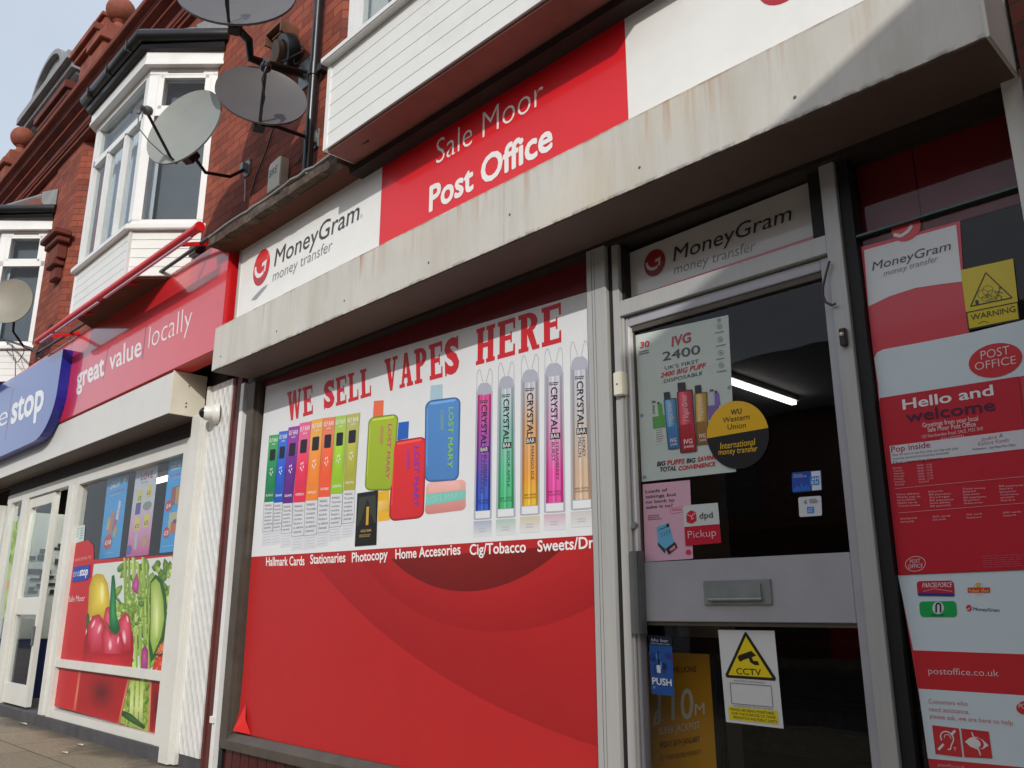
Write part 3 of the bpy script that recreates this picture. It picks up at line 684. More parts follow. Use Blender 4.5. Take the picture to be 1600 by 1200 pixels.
t = thing("post", "pale square post inside the door glass above the parcel sticker", "post", (-2.5, 4.2, 0))
m = MB(); m.box(-2.86, -2.62, 4.1, 4.3, .02, 1.95); m.build("post_shaft", mat("beige_post", (176, 168, 150), .7), t); MB().box(-2.9, -2.58, 4.06, 4.34, 1.95, 2.0).build("post_cap", ROOM, t)

# shutter box
sb = thing("shutter_box", "long rust streaked white roller shutter box under the post office sign", "shutter box", (-3.2, 2.77, 2.8), "roller shutter boxes")
m = MB(); m.box(-5.835, -2.7235, 2.61, 2.93, 2.816, 3.149); m.box(-2.7195, -.575, 2.61, 2.93, 2.816, 3.149); m.build("box_casing", RUST, sb)
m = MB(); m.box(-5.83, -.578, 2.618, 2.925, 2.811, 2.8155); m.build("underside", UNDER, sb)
m = MB(); m.box(-.575, -.563, 2.603, 2.95, 2.806, 3.155); m.build("end_plate", BOXW, sb, bevel=.002)
m = MB()
for x in (-5.7, -4.9, -4.1, -3.3, -2.68, -1.9, -1.2): m.lathe([(0, -.003), (.006, -.002), (.006, .002)], (x, 2.609, 2.9 + (.06 if x == -2.68 else 0)), (0, 1, 0), 8)
m.build("rivet", GREYM, sb)

# fascia sign of the post office
sg = thing("shop_sign", "long white and red shop sign reading Sale Moor Post Office", "sign", (-3.2, 2.757, 3.1), "shop signs")
m = MB(); m.box(-5.83, -.57, 2.7585, 2.80, 3.05, 3.87); m.build("sign_backing", BOXW, sg)
p = Print(2.757, True); WH = (236, 237, 234); RD = (222, 18, 28)
p.rect(-5.822, 3.06, -3.979, 3.865, WH); p.rect(-3.979, 3.06, -2.0565, 3.865, RD); p.rect(-2.0565, 3.06, -.575, 3.865, WH)
p.build("sign_panel", SIGNP, sg)
m = MB(); m.box(-5.835, -5.815, 2.745, 2.80, 3.05, 3.86); m.build("edge_trim", ALU, sg)
p = Print(2.7555, True)
p.text("Sale Moor", (-3.44, 3.597), (-2.585, 3.597), (-3.44, 3.755), (240, 236, 234), bold=-.012)
p.text("Post Office", (-3.495, 3.318), (-2.525, 3.318), (-3.495, 3.472), (242, 240, 238), bold=.028)
p.text("MoneyGram", (-5.285, 3.522), (-4.215, 3.522), (-5.285, 3.655), (52, 46, 50), bold=.003, slant=.12)
p.text("money transfer", (-5.29, 3.405), (-4.515, 3.405), (-5.29, 3.487), (120, 122, 128), bold=-.008, slant=.1)
p.ring(-4.185, 3.535, .012, .012, .003, (120, 120, 120))
p.build("lettering", SIGNP, sg)
def globe(pr, cx, cy, r, dark=(176, 22, 34), mid=(216, 38, 40), hi=(240, 120, 70), wht=(238, 236, 236), lay=1, sy=1.):
    pr.disc(cx, cy, r, r * sy, mid, lay)
    pts = []; cols = []
    for k in range(25): a = R(200 + 140 * k / 24); pts.append((cx + r * .99 * math.cos(a), cy + r * .99 * sy * math.sin(a))); cols.append(dark)
    pts += [(cx + .5 * r, cy - .2 * r * sy), (cx - .2 * r, cy - .35 * r * sy), (cx - .75 * r, cy - .1 * r * sy)]; cols += [mid] * 3
    pr.poly(pts, cols, lay + 1)
    pr.poly([(cx + r * (.38 + .42 * math.cos(R(a))), cy + r * sy * (.45 + .36 * math.sin(R(a)))) for a in range(0, 360, 20)], [mid if math.cos(R(a)) < .6 else hi for a in range(0, 360, 20)], lay + 1)
    arc = [(cx + r * (-.1 + .74 * math.cos(R(a))), cy + r * sy * (.12 + .66 * math.sin(R(a)))) for a in range(172, 315, 11)]
    inn = [(cx + r * (-.06 + .56 * math.cos(R(a))), cy + r * sy * (.18 + .5 * math.sin(R(a)))) for a in range(310, 171, -11)]
    pr.poly(arc + inn, wht, lay + 2)
    pr.poly([(cx + r * x, cy + r * y * sy) for x, y in ((.08, .22), (.62, .30), (.50, -.36), (.36, -.3), (.40, .04), (.06, .02))], wht, lay + 2)
p = Print(2.756, True); p.mark(); globe(p, -5.478, 3.575, .125, sy=1.15); p.poly([(-5.60, 3.345), (-5.52, 3.33), (-5.38, 3.385), (-5.36, 3.41), (-5.45, 3.40), (-5.56, 3.365)], (150, 150, 152), 1)
p.mark(); globe(p, -1.262, 3.55, .12); p.build("logo", SIGNP, sg)

# ---------------------------------------------------------------- window poster
wp = thing("window_poster", "big printed window poster reading We Sell Vapes Here above a plain red swirl", "poster", (-4.1, 2.998, .3))
YP = 2.998
p = Print(YP)
p.poly([(416, 602), (918, 454), (929, 836), (393, 870)], (226, 229, 232))
p.poly([(393, 870), (929, 836), (940, 1203), (600, 1203), (600, 1199), (385, 1147), (384, 1138), (376, 1131), (371, 1141), (366, 1139), (374, 1110), (379, 1060)], (180, 34, 36))
p.poly([(410, 606), (413, 560), (923, 375), (918, 456)], (104, 14, 20))  # top red band, its ink darkened for the shade under the shutter box
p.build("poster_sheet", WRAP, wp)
# printed swirl: three darker bands with soft inner edges
p = Print(YP - .0006, True)
def swirl(c, r, x0, x1, wdt, cols, ztop=1.40, n=90):
    for k in range(n):
        xa, xb = x0 + (x1 - x0) * k / n, x0 + (x1 - x0) * (k + 1) / n
        za, zb = (c[1] - math.sqrt(max(r * r - (x - c[0]) ** 2, 0)) for x in (xa, xb))
        m_ = len(cols) - 1
        for s_ in range(m_):
            f0, f1 = s_ / m_, (s_ + 1) / m_; h = [min(za + wdt * f0, ztop), min(zb + wdt * f0, ztop), min(zb + wdt * f1, ztop), min(za + wdt * f1, ztop)]
            if h[2] - h[1] < 1e-5 and h[3] - h[0] < 1e-5: continue
            p.poly([(xa, h[0]), (xb, h[1]), (xb, h[2]), (xa, h[3])], [cols[s_], cols[s_], cols[s_ + 1], cols[s_ + 1]], 0)
swirl((-1.824, 6.114), 5.618, -5.0, -2.482, .7, [(160, 26, 30), (166, 29, 32), (173, 31, 34), (180, 34, 36)])
swirl((-3.21, 2.92), 1.915, -4.35, -2.482, .32, [(158, 25, 29), (166, 28, 31), (174, 32, 34), (180, 34, 36)])
swirl((-3.386, 2.489), 1.286, -4.05, -2.72, .3, [(112, 20, 18), (124, 24, 20), (134, 28, 22)])
p.build("swirl_pattern", WRAP, wp)
# slab-serif headline
def slab(pr, word, q, col):
    pr.tm.append(len(pr.f))                 # q: px corners of the word TL TR BR BL
    st = {'E': (.95, [[(.12, 0), (.42, 0), (.42, 1), (.12, 1)], [(.02, 0), (.95, 0), (.95, .12), (.02, .12)], [(.02, .88), (.95, .88), (.95, 1), (.02, 1)], [(.42, .44), (.78, .44), (.78, .57), (.42, .57)], [(.83, .0), (.95, .0), (.95, .3), (.86, .3)], [(.83, 1), (.95, 1), (.95, .7), (.86, .7)], [(.70, .36), (.78, .36), (.78, .65), (.70, .65)]]),
          'H': (1.05, [[(.1, 0), (.38, 0), (.38, 1), (.1, 1)], [(.62, 0), (.9, 0), (.9, 1), (.62, 1)], [(.38, .43), (.62, .43), (.62, .56), (.38, .56)]] + [[(a, b), (a + .44, b), (a + .44, b + .11), (a, b + .11)] for a in (.02, .54) for b in (0, .89)]),
          'L': (.9, [[(.14, 0), (.46, 0), (.46, 1), (.14, 1)], [(.02, 0), (.95, 0), (.95, .12), (.02, .12)], [(.02, .89), (.58, .89), (.58, 1), (.02, 1)], [(.82, 0), (.95, 0), (.95, .36), (.86, .36)]]),
          'V': (1.0, [[(.06, 1), (.38, 1), (.56, .22), (.56, 0), (.38, 0)], [(.56, 0), (.88, 1), (.74, 1), (.5, .22), (.42, 0)], [(.0, .89), (.48, .89), (.48, 1), (.0, 1)], [(.62, .89), (1, .89), (1, 1), (.62, 1)]]),
          'A': (1.0, [[(.40, 1), (.62, 1), (.94, 0), (.62, 0), (.5, .78)], [(.40, 1), (.54, .8), (.28, 0), (.12, 0)], [(.26, .26), (.72, .26), (.68, .38), (.3, .38)], [(0, 0), (.4, 0), (.4, .11), (0, .11)], [(.54, 0), (1, 0), (1, .11), (.54, .11)]]),
          'W': (1.35, [[(.04, 1), (.26, 1), (.38, .25), (.38, 0), (.26, 0)], [(.26, 0), (.40, 0), (.56, 1), (.44, 1)], [(.44, 1), (.62, 1), (.72, .25), (.74, 0), (.62, 0)], [(.62, 0), (.76, 0), (.95, 1), (.85, 1)], [(0, .89), (.33, .89), (.33, 1), (0, 1)], [(.76, .89), (1, .89), (1, 1), (.76, 1)]])}
    arc = [(.42 + .5 * math.cos(R(a)), .73 + .27 * math.sin(R(a))) for a in range(-90, 91, 15)] + [(.42 + .2 * math.cos(R(a)), .73 + .15 * math.sin(R(a))) for a in range(90, -91, -15)]
    P_ = [[(.14, 0), (.44, 0), (.44, 1), (.14, 1)], [(.02, .88), (.44, .88), (.44, 1), (.02, 1)], arc]
    st['P'] = (.95, P_ + [[(.02, 0), (.58, 0), (.58, .11), (.02, .11)]])
    st['R'] = (1.02, P_ + [[(.02, 0), (.5, 0), (.5, .11), (.02, .11)], [(.42, .48), (.7, .5), (.9, .1), (1, .1), (1, 0), (.68, 0)]])
    ws = [.95 if c == 'S' else st[c][0] for c in word]; gap = .1; tot = sum(ws) + gap * (len(ws) - 1); x = 0
    a, b = Vector(pr.P(q[3])), Vector(pr.P(q[2])); t0, t1 = Vector(pr.P(q[0])), Vector(pr.P(q[1]))
    def mp(u, v): return (a + (b - a) * u) * (1 - v) + (t0 + (t1 - t0) * u) * v
    for c, wd in zip(word, ws):
        if c == 'S':
            v, f = glyphs('S', .045); X0 = min(k[0] for k in v); X1 = max(k[0] for k in v); Y0 = min(k[1] for k in v); Y1 = max(k[1] for k in v)
            pr.raw([tuple(mp((x + wd * (k[0] - X0) / (X1 - X0)) / tot, (k[1] - Y0) / (Y1 - Y0))) for k in v], f, [lin(col)] * len(v), 2)
            for pts in ([(.02, 0), (.13, 0), (.1, .36), (.02, .36)], [(.84, 1), (.95, 1), (.95, .66), (.87, .66)]):
                pr.raw([tuple(mp((x + k[0] * wd) / tot, k[1])) for k in pts], [(0, 1, 2, 3)], [lin(col)] * 4, 2)
        else:
            for pts in st[c][1]:
                pr.raw([tuple(mp((x + k[0] * wd) / tot, k[1])) for k in pts], [tuple(range(len(pts)))], [lin(col)] * len(pts), 2)
        x += wd + gap
p = Print(YP - .0008)
HR = (206, 30, 42)
slab(p, "WE", [(449, 613), (489, 601), (490, 646), (449, 659)], HR)
slab(p, "SELL", [(506, 597), (580, 573), (581, 618), (506, 640)], HR)
slab(p, "VAPES", [(601, 562), (717, 524), (718, 582), (602, 613)], HR)
slab(p, "HERE", [(744, 515), (878, 472), (879, 534), (743, 571)], HR)
for s, a, b, h in (("Hallmark Cards", (416, 884), (476, 883), 13), ("Stationaries", (485, 881), (540, 878), 14), ("Photocopy", (550, 878.5), (606, 873), 14.5),
                   ("Home Accesories", (618, 873.5), (720, 866), 15), ("Cig/Tobacco", (734, 867), (822, 862.5), 16), ("Sweets/Dr", (840, 862), (928.5, 856), 17)):
    p.text(s, a, b, (a[0], a[1] - h), (238, 236, 236), 2, .018)
p.build("lettering", WRAP, wp)
# thin packs in a fan of colours
p = Print(YP - .0008); s = .2918; ox, oy = 380, 550
packs = [(140, 193, 112, 165, 447, 440, 805, 965, (24, 128, 76), (60, 170, 90), "BLUE RAZZ"), (193, 243, 163, 212, 427, 420, 808, 960, (28, 84, 190), (60, 110, 220), "GRAPE"), (243, 303, 211, 266, 404, 394, 812, 975, (96, 30, 132), (150, 60, 170), "GRAPE"),
         (303, 366, 268, 332, 382, 370, 807, 990, (226, 44, 80), (236, 100, 150), "WATERMELON"), (366, 430, 333, 400, 366, 354, 797, 985, (240, 134, 44), (238, 176, 76), "MANGO"), (430, 494, 402, 466, 354, 346, 778, 970, (238, 90, 48), (240, 130, 96), "STRAWBERRY"),
         (494, 556, 468, 532, 345, 337, 762, 940, (150, 196, 36), (170, 205, 80), "LEMON"), (556, 627, 536, 600, 336, 324, 742, 920, (170, 170, 60), (186, 186, 100), "PINEAPPLE")]
for (tl, tr, bl, br, yl, yr, yb, yw_, c, c2, nm) in packs:
    p.mark()
    q = [(ox + tl * s, oy + yl * s), (ox + tr * s, oy + yr * s), (ox + br * s, oy + (yb - 4) * s), (ox + bl * s, oy + yb * s)]
    p.grad(q[0], q[1], q[2], q[3], [(0, c2), (.25, c2), (.6, c), (1, c)], 1)
    p.line(q[1], q[2], .35, tuple(int(v * .6) for v in c), 3)
    bright = tuple(min(255, int(v * 1.08 + 14)) for v in c)
    p.poly([p.uv(q, .2, .38), p.uv(q, .8, .38), p.uv(q, .8, .8), p.uv(q, .2, .8)], [bright, bright, c, c], 2)
    p.rquad([p.uv(q, .22, .215), p.uv(q, .78, .215), p.uv(q, .78, .385), p.uv(q, .22, .385)], .18, (24, 20, 32), 3)
    p.label("ELF BAR", q, .1, .92, .05, .105, (240, 240, 240), 3, .01); p.label("600", q, .35, .7, .125, .15, (235, 235, 235), 3)
    for k in range(5):
        a = R(72 * k + 10); cu, cv = .5 + .12 * math.cos(a), .55 + .045 * math.sin(a); p.disc_uv(q, cu, cv, .045, .017, (232, 232, 236), 3, 8)
    p.label(nm, q, .15, .85, .885, .915, (236, 236, 236), 3, .01)
    wq = [q[3], q[2], (ox + (br - 6) * s, oy + (yw_ - 8) * s), (ox + (bl - 8) * s, oy + yw_ * s)]
    p.rect_uv(wq, 0, .02, 1, 1, (214, 216, 222), 1); p.path([wq[0], wq[3], wq[2], wq[1]], .35, (90, 92, 100), 2)
    for k, tx in enumerate(("WARNING:", "This product", "contains", "nicotine.", "Nicotine is", "an addictive", "chemical.")):
        p.label(tx, wq, .12, .9 if k in (1, 5) else .8, .08 + k * .125, .15 + k * .125, (60, 62, 70), 2)
    rq = [wq[3], wq[2], (wq[2][0] - 1.5, wq[2][1] + 22), (wq[3][0] - 1.5, wq[3][1] + 23)]
    p.rect_uv(rq, .02, .04, .98, .95, (216, 219, 225), 1)
    p.dashes(rq, .12, .9, [.15 + .2 * k for k in range(4)], .05, (196, 199, 206), 2)
p.build("printed_pack", WRAP, wp)
# rounded pocket devices
p = Print(YP - .0008)
def S2(x, y): return (ox + x * s, oy + y * s)
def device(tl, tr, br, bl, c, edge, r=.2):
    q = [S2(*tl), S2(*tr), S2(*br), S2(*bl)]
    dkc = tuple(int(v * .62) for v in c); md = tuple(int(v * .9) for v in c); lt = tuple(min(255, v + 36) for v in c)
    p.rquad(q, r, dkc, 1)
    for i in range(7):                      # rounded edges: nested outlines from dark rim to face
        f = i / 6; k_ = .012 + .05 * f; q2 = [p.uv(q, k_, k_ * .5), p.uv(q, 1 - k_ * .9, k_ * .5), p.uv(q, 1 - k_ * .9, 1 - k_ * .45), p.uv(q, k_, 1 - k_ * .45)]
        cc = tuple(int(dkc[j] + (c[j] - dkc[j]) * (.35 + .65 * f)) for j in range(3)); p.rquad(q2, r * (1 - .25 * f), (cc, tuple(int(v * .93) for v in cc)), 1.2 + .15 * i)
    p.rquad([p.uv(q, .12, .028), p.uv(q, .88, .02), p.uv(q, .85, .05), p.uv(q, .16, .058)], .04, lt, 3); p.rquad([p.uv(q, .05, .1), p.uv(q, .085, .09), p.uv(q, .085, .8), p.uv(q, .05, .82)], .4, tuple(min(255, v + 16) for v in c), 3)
    return q
p.mark().poly([S2(722, 748), S2(782, 740), S2(785, 900), S2(722, 908)], (232, 180, 50), 1); p.poly([S2(724, 800), S2(783, 792), S2(784, 850), S2(724, 858)], [(242, 212, 120), (226, 180, 70), (214, 160, 50), (230, 186, 80)], 2)
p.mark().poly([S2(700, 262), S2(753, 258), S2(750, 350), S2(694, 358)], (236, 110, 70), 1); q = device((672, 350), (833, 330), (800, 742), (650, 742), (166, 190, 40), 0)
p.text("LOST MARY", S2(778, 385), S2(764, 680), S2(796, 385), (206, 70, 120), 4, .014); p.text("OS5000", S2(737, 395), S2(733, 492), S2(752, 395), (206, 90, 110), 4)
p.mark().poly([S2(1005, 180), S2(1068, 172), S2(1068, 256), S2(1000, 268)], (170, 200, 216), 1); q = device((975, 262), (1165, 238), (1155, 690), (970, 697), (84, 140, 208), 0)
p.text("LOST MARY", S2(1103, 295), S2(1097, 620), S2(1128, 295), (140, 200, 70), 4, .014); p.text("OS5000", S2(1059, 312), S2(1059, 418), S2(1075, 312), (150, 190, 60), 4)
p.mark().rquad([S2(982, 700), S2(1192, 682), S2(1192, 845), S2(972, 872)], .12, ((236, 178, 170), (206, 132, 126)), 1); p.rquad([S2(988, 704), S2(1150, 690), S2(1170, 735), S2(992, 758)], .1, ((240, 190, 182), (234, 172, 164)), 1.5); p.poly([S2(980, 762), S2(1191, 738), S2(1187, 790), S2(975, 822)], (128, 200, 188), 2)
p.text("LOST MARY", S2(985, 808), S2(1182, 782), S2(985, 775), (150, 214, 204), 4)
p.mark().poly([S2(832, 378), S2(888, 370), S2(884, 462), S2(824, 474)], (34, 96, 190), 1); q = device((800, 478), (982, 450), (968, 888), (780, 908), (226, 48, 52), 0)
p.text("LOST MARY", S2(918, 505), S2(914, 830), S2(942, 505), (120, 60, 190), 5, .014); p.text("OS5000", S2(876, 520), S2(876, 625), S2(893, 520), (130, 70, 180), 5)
p.build("printed_device", WRAP, wp)
# tall clear tubes
p = Print(YP - .0008); s3 = .375
def S3(x, y): return (700 + x * s3, 450 + y * s3)
bars = [((118, 430), (186, 425), (182, 962), (107, 967), [(200, 60, 130), (150, 60, 150), (60, 70, 170), (30, 80, 180)], ("BLUEBERRY", "RASPBERRIES")),
        ((208, 405), (278, 398), (282, 955), (200, 960), [(176, 190, 196), (120, 170, 160), (70, 170, 120), (60, 165, 105)], ("SOUR APPLE",)),
        ((304, 378), (380, 370), (383, 944), (300, 949), [(178, 184, 194), (190, 150, 110), (206, 140, 50), (214, 170, 40)], ("MANGO ICE",)),
        ((402, 352), (481, 345), (490, 933), (400, 938), [(186, 190, 200), (190, 150, 180), (210, 70, 150), (206, 60, 140)], ("STRAWBERRY", "BURST")),
        ((509, 326), (588, 318), (606, 920), (512, 927), [(180, 184, 194), (176, 172, 172), (186, 160, 136), (196, 166, 140)], ("HONEY", "MELON"))]
for tl, tr, br, bl, cs, nm in bars:
    p.mark(); q = [S3(*tl), S3(*tr), S3(*br), S3(*bl)]; G = (150, 155, 170)
    p.rquad(q, .1, (172, 176, 190), 1)
    for u0, u1, dv in ((.1, .22, -26), (.22, .42, 14), (.42, .5, 40), (.5, .62, 6), (.62, .8, 22), (.8, .92, -30)):
        cc = [tuple(max(0, min(255, v + dv)) for v in c) for c in cs]
        p.grad(p.uv(q, u0, .03), p.uv(q, u1, .03), p.uv(q, u1, .93), p.uv(q, u0, .93), [(0, cc[0]), (.35, cc[1]), (.75, cc[2]), (1, cc[3])], 2)
    p.rect_uv(q, .1, .935, .9, .99, (226, 228, 232), 2)
    p.poly([p.uv(q, .02, .02), p.uv(q, .12, -.035), p.uv(q, .3, -.06), p.uv(q, .7, -.06), p.uv(q, .9, -.035), p.uv(q, .98, .02), p.uv(q, .5, .035)], (176, 180, 194), 2)
    p.path([p.uv(q, .03, 0), p.uv(q, .03, -.13), p.uv(q, .12, -.165), p.uv(q, .2, -.165), p.uv(q, .42, -.065)], .45, (120, 124, 136), 2)
    p.path([p.uv(q, .97, 0), p.uv(q, .97, -.13), p.uv(q, .88, -.165), p.uv(q, .8, -.165), p.uv(q, .6, -.065)], .45, (120, 124, 136), 2)
    p.text("CRYSTAL", p.uv(q, .36, .11), p.uv(q, .36, .43), p.uv(q, .68, .11), (36, 36, 42), 4, .014)
    p.rect_uv(q, .3, .435, .8, .48, (36, 34, 38), 3); p.label("BAR", q, .34, .76, .442, .472, (225, 225, 228), 4, .01)
    p.dashes(q, .25, .8, [.075, .088], .008, (60, 60, 70), 3)
    for k, tname in enumerate(nm): p.text(tname, p.uv(q, .58 - .2 * k, .5), p.uv(q, .58 - .2 * k, .5 + .027 * len(tname)), p.uv(q, .72 - .2 * k, .5), (60, 56, 66), 4)
    p.label("600+ PUFFS", q, .22, .8, .845, .858, (50, 50, 60), 4); p.label("2% NICOTINE", q, .22, .8, .866, .879, (50, 50, 60), 4)
    b0, b1 = q[3], q[2]; rq = [(b0[0], b0[1] + 2), (b1[0], b1[1] + 2), (b1[0] + .2, b1[1] + 27), (b0[0] - .2, b0[1] + 27)]
    lt = tuple(int(205 + (v - 205) * .22) for v in cs[3]); p.poly(rq, [lt, lt, (222, 224, 228), (222, 224, 228)], 1); p.dashes(rq, .3, .8, [.45, .62], .08, (186, 188, 194), 2)
p.build("printed_tube", WRAP, wp)
cd = tag(None or Print(YP - .0036).poly([S2(611, 757), S2(722, 740), S2(713, 1032), S2(597, 1041)], (30, 30, 26), 1).build("card_flyer", STICK), "small black card with a gold bar motif stuck on the vape poster", "card")
p = Print(YP - .0048)
q = [S2(611, 757), S2(722, 740), S2(713, 1032), S2(597, 1041)]
p.poly_uv(q, [(.1, .08), (.9, .08), (.95, .6), (.05, .62)], (58, 62, 52), 0); p.poly_uv(q, [(.5, .14), (.6, .22), (.62, .38), (.78, .5), (.9, .62), (.1, .62), (.25, .5), (.36, .3)], (32, 34, 28), 1); p.rect_uv(q, .48, .28, .6, .62, (206, 160, 60), 2)
p.label("GOLD BAR", q, .25, .75, .7, .745, (206, 170, 90), 2, .01); p.dashes(q, .2, .8, [.79, .82], .018, (150, 130, 80), 2)
p.build("lettering", STICK, cd)
# curled loose corner of the poster
m = MB(); c0 = px(371, 1141, 2.99); c1 = px(384, 1100, 2.99); c2 = px(392, 1148, 2.99)
m.poly([(c0[0], 2.955, c0[1]), (c1[0], 2.99, c1[1]), (c2[0], 2.99, c2[1]), ((c1[0] + c2[0]) / 2 - .01, 2.975, (c1[1] + c2[1]) / 2)], [(0, 1, 3), (0, 3, 2)])
m.build("curled_corner", mat("red_vinyl", (220, 44, 44), .35), wp)

# ---------------------------------------------------------------- transom sign and the door's posters
def sheet(name, label, cat, q, Y, col, m=INK, group=None, r=0.):
    p = Print(Y)
    if r: p.rquad(q, r, col, 0)
    else: p.poly(q, col, 0)
    o = p.build(name, m); tag(o, label, cat, group); return o
q = [(979, 397), (1266, 284), (1279, 373), (982, 473)]
ts = sheet("transom_sign", "grubby white money transfer sign in the dim fanlight above the door", "sign", q, 3.035, (196, 194, 190), SIGN)  # greyed white sheet, duller inks than the fascia sign
p = Print(3.034)
p.text("MoneyGram", (1052, 409), (1236, 344), (1052, 387), (44, 38, 42), bold=.003, slant=.12); p.text("money transfer", (1053, 429), (1180, 391), (1053, 414), (96, 92, 96), bold=-.006, slant=.1)
p.poly([(981, 466), (1278, 366), (1279, 374), (982, 474)], (196, 34, 44), 1); p.build("lettering", SIGN, ts)
p = Print(3.033, True); globe(p, -2.147, 2.672, .06, dark=(120, 16, 28), mid=(150, 24, 34), hi=(160, 40, 40), sy=1.1, wht=(196, 190, 190)); p.build("logo", SIGN, ts)

YD = 3.0125
q = [(993, 524), (1138, 492), (1150, 737), (1003, 753)]
iv = sheet("vape_poster", "pale vape poster with red, blue and gold devices taped inside the door", "poster", q, YD, (196, 208, 202))
p = Print(YD - .0008)
def V4(x, y): return (980 + x / 4.283, 480 + y / 4.283)
for tx, A_, B_, T_, c_, bo, sl__ in (("30", (85, 275), (148, 262), (85, 237), (196, 30, 50), .03, .1), ("IVG", (297, 262), (425, 230), (295, 202), (120, 20, 44), .03, .1), ("IVG", (300, 258), (420, 229), (298, 206), (206, 60, 80), .008, .1), ("2400", (238, 360), (490, 310), (236, 303), (70, 70, 74), .01, 0),
        ("UK'S FIRST", (252, 420), (480, 372), (252, 397), (66, 68, 72), 0, 0), ("2400 BIG PUFF", (222, 473), (522, 405), (223, 442), (206, 36, 50), .02, .2), ("DISPOSABLE", (246, 508), (503, 452), (246, 485), (66, 68, 72), 0, 0),
        ("BIG", (200, 1065), (255, 1058), (200, 1036), (40, 40, 46), .03, .15), ("PUFFS", (267, 1058), (383, 1045), (267, 1028), (206, 36, 50), .03, .15), ("BIG", (397, 1043), (455, 1038), (397, 1014), (40, 40, 46), .03, .15), ("SAVINGS", (470, 1035), (620, 1012), (470, 1006), (206, 36, 50), .03, .15),
        ("TOTAL", (217, 1102), (328, 1090), (217, 1074), (40, 40, 46), .03, .15), ("CONVENIENCE", (343, 1093), (588, 1062), (343, 1066), (206, 36, 50), .03, .15)):
    p.text(tx, V4(*A_), V4(*B_), V4(*T_), c_, 2, bo, sl__)
p.dashes(q, .03, .15, [.115, .13], .008, (110, 110, 110))
for k, v in enumerate((.06, .145, .23, .31)):
    a = p.uv(q, .9, v); p.ring(a[0], a[1], 4, 4.3, .7, (120, 128, 130), 2, 14); p.disc(a[0], a[1], 1.5, 1.6, (130, 138, 140), 2, 8); p.dashes(q, .85, .97, [v + .035], .006, (120, 126, 128))
p.build("lettering", INK, iv)
p = Print(YD - .0008)
def vape(tl, tr, br, bl, cap, c, dk, lay):
    p.mark(); Q = [V4(*tl), V4(*tr), V4(*br), V4(*bl)]
    p.rquad([V4(cap[0], cap[2]), V4(cap[1], cap[2] - 6), V4(cap[1] + 6, cap[3]), V4(cap[0] + 4, cap[3])], .12, (52, 50, 58), lay)
    p.rquad(Q, .08, tuple(int(k * .55) for k in c), lay + .2); I = [p.uv(Q, .08, .02), p.uv(Q, .93, .02), p.uv(Q, .93, .98), p.uv(Q, .08, .98)]
    lt = tuple(min(255, k + 44) for k in c)
    for u0, u1, ca, cb in ((0, .3, c, lt), (.3, .6, lt, c), (.6, 1, c, tuple(int(k * .8) for k in c))):
        p.poly([p.uv(I, u0, 0), p.uv(I, u1, 0), p.uv(I, u1, .55), p.uv(I, u0, .55)], [ca, cb, cb, ca], lay + .4)
        p.poly([p.uv(I, u0, .55), p.uv(I, u1, .55), p.uv(I, u1, 1), p.uv(I, u0, 1)], [dk, tuple(min(255, k + 16) for k in dk), dk, tuple(int(k * .8) for k in dk)], lay + .4)
    p.text("I Vape Great", p.uv(I, .68, .5), p.uv(I, .6, .06), p.uv(I, .3, .5), (236, 206, 206), lay + .8, 0, .2)
    p.label("IVG", I, .22, .82, .8, .875, (238, 224, 224), lay + .8, .02); p.label("2400", I, .18, .88, .905, .945, (238, 224, 224), lay + .8, .008)
def D4(pts): return [V4(*k) for k in pts]
g_ = D4([(168, 735), (250, 722), (262, 905), (182, 918)])
p.rect_uv(g_, 0, 0, 1, .45, (96, 160, 84), 1); p.rect_uv(g_, .02, .45, 1, 1, (206, 212, 208), 1); p.dashes(g_, .2, .9, [.5 + .08 * k for k in range(6)], .03, (120, 124, 122), 2); p.poly(D4([(203, 648), (232, 645), (246, 768), (216, 772)]), (86, 170, 76), 2); p.poly(D4([(203, 636), (216, 634), (218, 648), (204, 648)]), (60, 66, 60), 3)
p.text("2400", V4(186, 715), V4(184, 655), V4(170, 715), (90, 96, 94), 2); p.text("3b", V4(164, 642), V4(192, 638), V4(164, 628), (60, 62, 64), 2, .03)
p.mark(); g_ = D4([(540, 660), (612, 655), (625, 745), (545, 755)]); p.poly(g_, (126, 100, 176), 1); p.poly(D4([(584, 575), (614, 572), (624, 655), (588, 662)]), (134, 104, 190), 2); p.poly(D4([(586, 560), (602, 558), (603, 575), (587, 576)]), (60, 56, 66), 3); p.poly(D4([(545, 570), (578, 566), (582, 650), (548, 655)]), (190, 196, 206), 1); p.text("3b", V4(551, 566), V4(582, 561), V4(551, 551), (60, 62, 64), 2, .03)
vape((450, 578), (537, 566), (545, 918), (466, 926), (452, 495, 525, 578), (200, 164, 76), (150, 106, 44), 3)
vape((245, 620), (330, 606), (352, 945), (276, 955), (245, 286, 572, 620), (96, 156, 200), (62, 124, 184), 5)
vape((335, 565), (440, 550), (470, 965), (357, 978), (338, 390, 508, 565), (206, 64, 86), (176, 24, 40), 7)
p.build("printed_device", INK, iv)
p = Print(YD - .001)
for u, v in ((.03, .97), (.9, .02), (.03, .55), (.97, .46)): p.disc_uv(q, u, v, .02, .012, (120, 150, 186), 1, 9)
p.build("tack", INK, iv)

